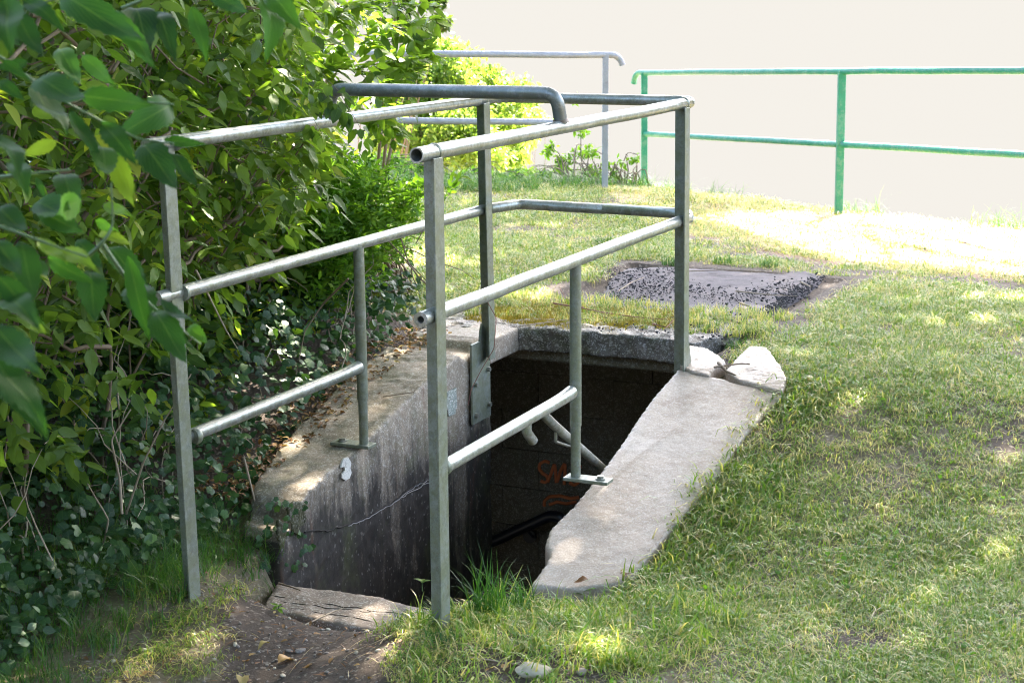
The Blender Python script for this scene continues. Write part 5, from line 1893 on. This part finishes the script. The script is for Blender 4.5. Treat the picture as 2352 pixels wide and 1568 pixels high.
# individual fallen leaves
def fallen():
    items = [(1350, 1330, .045, 'curled red-brown leaf at the near end of the pale slab', .25), (1425, 1318, .035, 'small dark red leaf at the lower right corner of the pale slab', .1), (905, 829, .035, 'yellow leaf on top of the left wall', .98),
             (715, 950, .04, 'brown leaf pile edge on the wall top near the left base plate', .3), (620, 1480, .05, 'pale green leaf lying at the left of the earth path', .99), (555, 1560, .07, 'large pale yellow leaf in the bottom left grass', .97),
             (640, 1530, .075, 'long pale dry leaf across the earth path', .9), (560, 1530, .035, 'orange leaf near the bottom of the earth path', .6), (700, 1545, .05, 'grey-brown leaf low on the path', .7),
             (1160, 1545, .04, 'pinkish dry leaf left of the pale stone', .85), (320, 1560, .05, 'pale pinkish leaf standing in the left grass', .85), (800, 870, .03, 'rusty leaf beside the left short post', .4),
             (1790, 560, .04, 'brown leaf on the bare earth beyond the pad', .3), (870, 905, .03, 'dark curled leaf on the wall top by the sleeve', .15)]
    for i, (u, v, sz, lab, vr) in enumerate(items):
        if v < 960 and u < 1000:
            g = on_fun(u, v, lambda x, y: float(np.interp(ST(x, y)[0], WZ[:, 0], WZ[:, 1])) + .01)
        elif u > 1300 and v < 1350 and v > 1000:
            g = on_fun(u, v, lambda x, y: float(slab_z(x, y)) + .012)
        else:
            g = gpt(u, v) + UPZ * .012
        t = serr_tpl(.5, .3, .35, 9, .08, i)
        a = rng.uniform(0, 6.28)
        R_ = frames(np.array([[math.cos(a), math.sin(a), .15]]), np.array([[rng.normal(0, .3), rng.normal(0, .3) - .3, 1.]]))
        V, F, L = inst(t, R_, g[None], np.array([sz]), np.array([vr]))
        o = link('fallen_leaf', np_mesh('fallen_leaf', V, F, L), None, MAT['leaf_dead'])
        tag(o, lab, 'leaf')


fallen()
n = 380
s_, t_ = rng.uniform(-.45, .50, n), rng.uniform(-.10, .75, n)
k = (vnoise(s_ * 1.0, t_ * 1.0, 9, 14) > -.45) & ~((s_ > .42) & (t_ > .08) & (t_ < .33)) & (t_ > np.interp(s_, [-.45, 0, .3], [.15, -.06, -.02])) & ((s_ > -.15) | (rng.uniform(0, 1, n) < .45))
s_, t_ = s_[k], t_[k]
q = C0[None] + s_[:, None] * Dv + t_[:, None] * Nv
n = len(q)
scatter('rim_grass', np.c_[q, gz(q[:, 0], q[:, 1])], np.c_[rng.normal(0, .25, n), rng.normal(0, .25, n), rng.uniform(0, 6, n)], np.ones((n, 3)) * rng.uniform(.7, 1.7, n)[:, None], rng.integers(0, 3, n),
        [blade_clump(26, .04, .055, .0040, 1.3, 90 + k, .12, 4) for k in range(3)], MAT['grass'], 'scruffy grass on the mound around the near right post')
def clover_pts(n):
    x, y = st_field(-1, 4.5, .3, 3)(n)
    k = (vnoise(x, y, 3.3, 25) > .15) & ~footprint(x, y)
    return x[k], y[k]
flat_field(5200, clover_pts, .015, round_tpl(3, .2), MAT['leaf_privet'], 'clover', 'clover leaves in patches of the lawn', .022, .35, var=(.1, .5))
for (s_, t_, z_) in [(0, 0, ZM), (0, TL, ZM), (2.06, 0, ZM), (2.06, TL, ZM), (0, 0, ZT), (0, TL, ZT), (2.06, 0, ZT), (2.06, TL, ZT), (.025, 0, ZL), (.025, TL, ZL)]:
    a = np.array(P(s_ + .006, t_, z_))
    d_ = np.array([Dv[0], Dv[1], 0])
    pts = [a + d_ * x_ + rng.normal(0, .0006, 3) for x_ in (0, .005, .010, .014)]
    MB().tube(pts, [R * 1.04, R * 1.16, R * 1.13, R * 1.02], 14).build('weld', MAT['steel_post'], rail)
# elder berries
o = empty('berry_cluster', at_y(618, 80, 5.6), 'small hanging cluster of black elderberries on red stalks in the bush', 'berries')
MAT['berry'] = M('black berry').fin((.012, .006, .012), .25)
for k in range(16):
    c_ = at_y(612 + rng.normal(0, 7), 92 + rng.normal(0, 13), 5.6 + rng.normal(0, .012))
    MB().tube([at_y(608, 68, 5.6), (c_ + at_y(612, 76, 5.6)) / 2 + rng.normal(0, .004, 3), c_], .0007, 4).build('stalk', MAT['bark_red'], o)
    b = MB()
    r_ = .0042
    b.tube([c_ + UPZ * r_ * math.cos(a) * -1 for a in np.linspace(.15, 3.0, 6)], [r_ * math.sin(a) for a in np.linspace(.15, 3.0, 6)], 8).build('berry', MAT['berry'], o)


# ------------------------------------------------------------------ tall trees that shade the place (their crowns stand above the frame)
def shade_tree(label, root, crown_fn, n, leaf, thick, hmid, seed, kind='shade_tree'):
    r = np.random.default_rng(seed)
    o = empty(kind, root, label, 'tree', 'tall trees around the stairwell')
    # crown: leaves in sprays, laid where the light towards the ground passes
    gx, gy = crown_fn(n, r)
    gzv = -1.6
    h = hmid + r.normal(0, thick, len(gx))
    k = (h - gzv) / SUNV[2]
    pos = np.c_[gx, gy, np.full(len(gx), gzv)] + SUNV[None] * k[:, None]
    m = len(pos)
    ax = r.normal(0, 1, (m, 3)) + np.array([0, 0, -.3])
    up_ = r.normal(0, .55, (m, 3)) + np.array([0, 0, 1.])
    f = soup_obj('crown', [inst(leaf_tpl(.55, .15, .15, 1), frames(ax, up_), pos, leaf * r.uniform(.6, 1.3, m), r.uniform(0, 1, m))], MAT['leaf_tree'], o)
    f['kind'] = 'stuff'
    top = pos.mean(0)
    root = np.array(root)
    tr = arc(root - UPZ * .3, top, .6, 12, .05)
    MB().tube(tr, [.22 - .16 * i / 11 for i in range(12)], 12).build('trunk', MAT['bark'], o)
    b = MB()
    for k in range(26):
        a = tr[r.integers(6, 12)]
        e = pos[r.integers(m)]
        b.tube(arc(a, e, .3, 7, .06), [.05 - .04 * i / 6 for i in range(7)], 6)
    b.build('limbs', MAT['bark'], o, recalc=False)
    return o


def shade_field(x, y):
    """1: shaded by crowns, 0: open to the sun"""
    s, t = ST(x, y)
    lit = np.zeros_like(x)
    # the open, sunlit ground to the right beyond the pad, up to the bank
    lim = np.interp(x, [.6, 1.0, 1.6, 2.2, 2.8, 4.0], [12.5, 11.2, 9.9, 8.9, 8.3, 7.5])
    up_ = np.interp(x, [.6, 1.2, 2.2, 2.7, 4.0], [11.0, 11.1, 11.5, 13, 30])
    n1 = vnoise(x, y, 2.2, 17) * .40 + vnoise(x, y, 6, 27) * .30
    lit = np.maximum(lit, sst(-.15, .15, y - lim + n1) * sst(.2, -.2, y - up_ + n1))
    # shrubs down the bank stand in the sun
    lit = np.maximum(lit, sst(13.4, 14.4, y + n1))
    lit = np.maximum(lit, sst(11.8, 12.6, y + n1) * (x > 1.3) * .45)
    # small flecks
    for (u, v, a, b) in [(930, 600, .24, .42), (1440, 1450, .16, .07), (1395, 1480, .08, .05), (950, 1445, .10, .07), (1100, 1495, .06, .04), (2160, 1450, .15, .05), (1800, 1180, .06, .05), (2290, 1180, .12, .05), (1890, 1000, .08, .04), (860, 1392, .10, .03), (2090, 1390, .13, .08), (1960, 1290, .10, .07), (2340, 1270, .08, .10), (1290, 715, .30, .06), (1460, 624, .10, .04), (1560, 712, .22, .03),
                         (2200, 760, .3, .10), (2330, 700, .4, .12), (2250, 1050, .10, .06), (1150, 700, .14, .08)]:
        g = gpt(u, v)
        lit = np.maximum(lit, sst(1.15, .75, np.hypot((x - g[0]) / a, (y - g[1]) / b)))
    bx = (x < -.75) & (y > 2.6) & (y < 8)
    lit = np.maximum(lit, bx * sst(.10, .32, vnoise(x, y, 3.4, 6) * .6 + vnoise(x, y, 8, 19) * .5) * np.where(y > 5.2, 1, np.where(y < 4.6, .0, .8)) * (t < -1.22))
    lit = np.maximum(lit, sst(-.95, -1.15, x) * sst(5.3, 5.8, y) * sst(9, 8.4, y) * sst(-.45, -.1, vnoise(x, y, 4.4, 11)) * (t < -1.22))
    return 1 - lit


def crown_a(n, r):
    x = r.uniform(-4.4, .75, n)
    y = r.uniform(-.6, 13.6, n)
    keep = (r.uniform(0, 1, n) < shade_field(x, y)) & (x < .75)
    return x[keep], y[keep]


def crown_b(n, r):
    x = r.uniform(.45, 4.6, n)
    y = r.uniform(1.2, 13.6, n)
    keep = (r.uniform(0, 1, n) < shade_field(x, y)) & (x >= .45)
    return x[keep], y[keep]


shade_tree('tall ash tree rising behind the elder bushes, outside the picture', rt(-6.2, 15.0), crown_a, 72000, .14, .10, 5.2, 5)
shade_tree('tall ash tree standing to the right of the lawn, outside the picture', rt(7.4, 11.5), crown_b, 62000, .14, .10, 5.2, 6)


# ------------------------------------------------------------------ unseen grove added behind the camera to keep the sky's light off
def grove():
    r = np.random.default_rng(77)
    for i, (x, y, lab) in enumerate([(-4.5, -2.5, 'leafy hazel tree added behind the viewpoint to block sky light, left one of three'), (.3, -5.0, 'leafy hazel tree added behind the viewpoint to block sky light, middle one of three'), (4.6, -4.2, 'leafy hazel tree added behind the viewpoint to block sky light, right one of three')]):
        root = np.array([x, y, gzs(x, y)])
        o = empty('added_hazel_tree', root, lab, 'tree', 'hazel trees added behind the viewpoint to block sky light')
        n = 16000
        w = r.normal(size=(n, 3))
        w /= np.linalg.norm(w, axis=1)[:, None]
        pos = root + np.array([0, 0, 3.0]) + w * (r.uniform(.3, 1, n) ** .5)[:, None] * np.array([2.6, 1.9, 2.9])
        f = soup_obj('crown', [inst(leaf_tpl(.6, .15, .15, 1), frames(r.normal(0, 1, (n, 3)), r.normal(0, .6, (n, 3)) + np.array([0, 0, 1.])), pos, .25 * r.uniform(.6, 1.3, n), r.uniform(0, .5, n))], MAT['leaf_tree'], o)
        f['kind'] = 'stuff'
        MB().tube(arc(root - UPZ * .2, root + UPZ * 3.4, .0, 8, .03), [.11 - .07 * k / 7 for k in range(8)], 10).build('trunk', MAT['bark'], o)


grove()


def crown_c(n, r):
    return r.uniform(-7, 7, n), r.uniform(-13, -.6, n)


shade_tree('unseen tall ash tree added behind the viewpoint to shade the hazels', rt(-6.5, -1.0), crown_c, 30000, .30, .25, 7.5, 8)  # extra tree out of view, put in to keep sun off the hazel crowns

flat_field(160, st_field(-.5, .25, -.75, -.1), .035, leaf_tpl(.10, .2, .3, 3), MAT['leaf_dead'], 'bark_chips', 'bark chips and twig bits on the earth path', .008, .2, var=(.05, .5))
chip_field('gravel', 90, st_field(-.5, .2, -.75, -.1), .013, MAT['rock_grey'], 'coarser grit on the earth path')
flat_field(260, st_field(.45, 2.1, .33, .52), .05, leaf_tpl(.035, .2, .1, 3), MAT['straw'], 'dry_stalks', 'straw fringe along the pale slab', .03, .25)
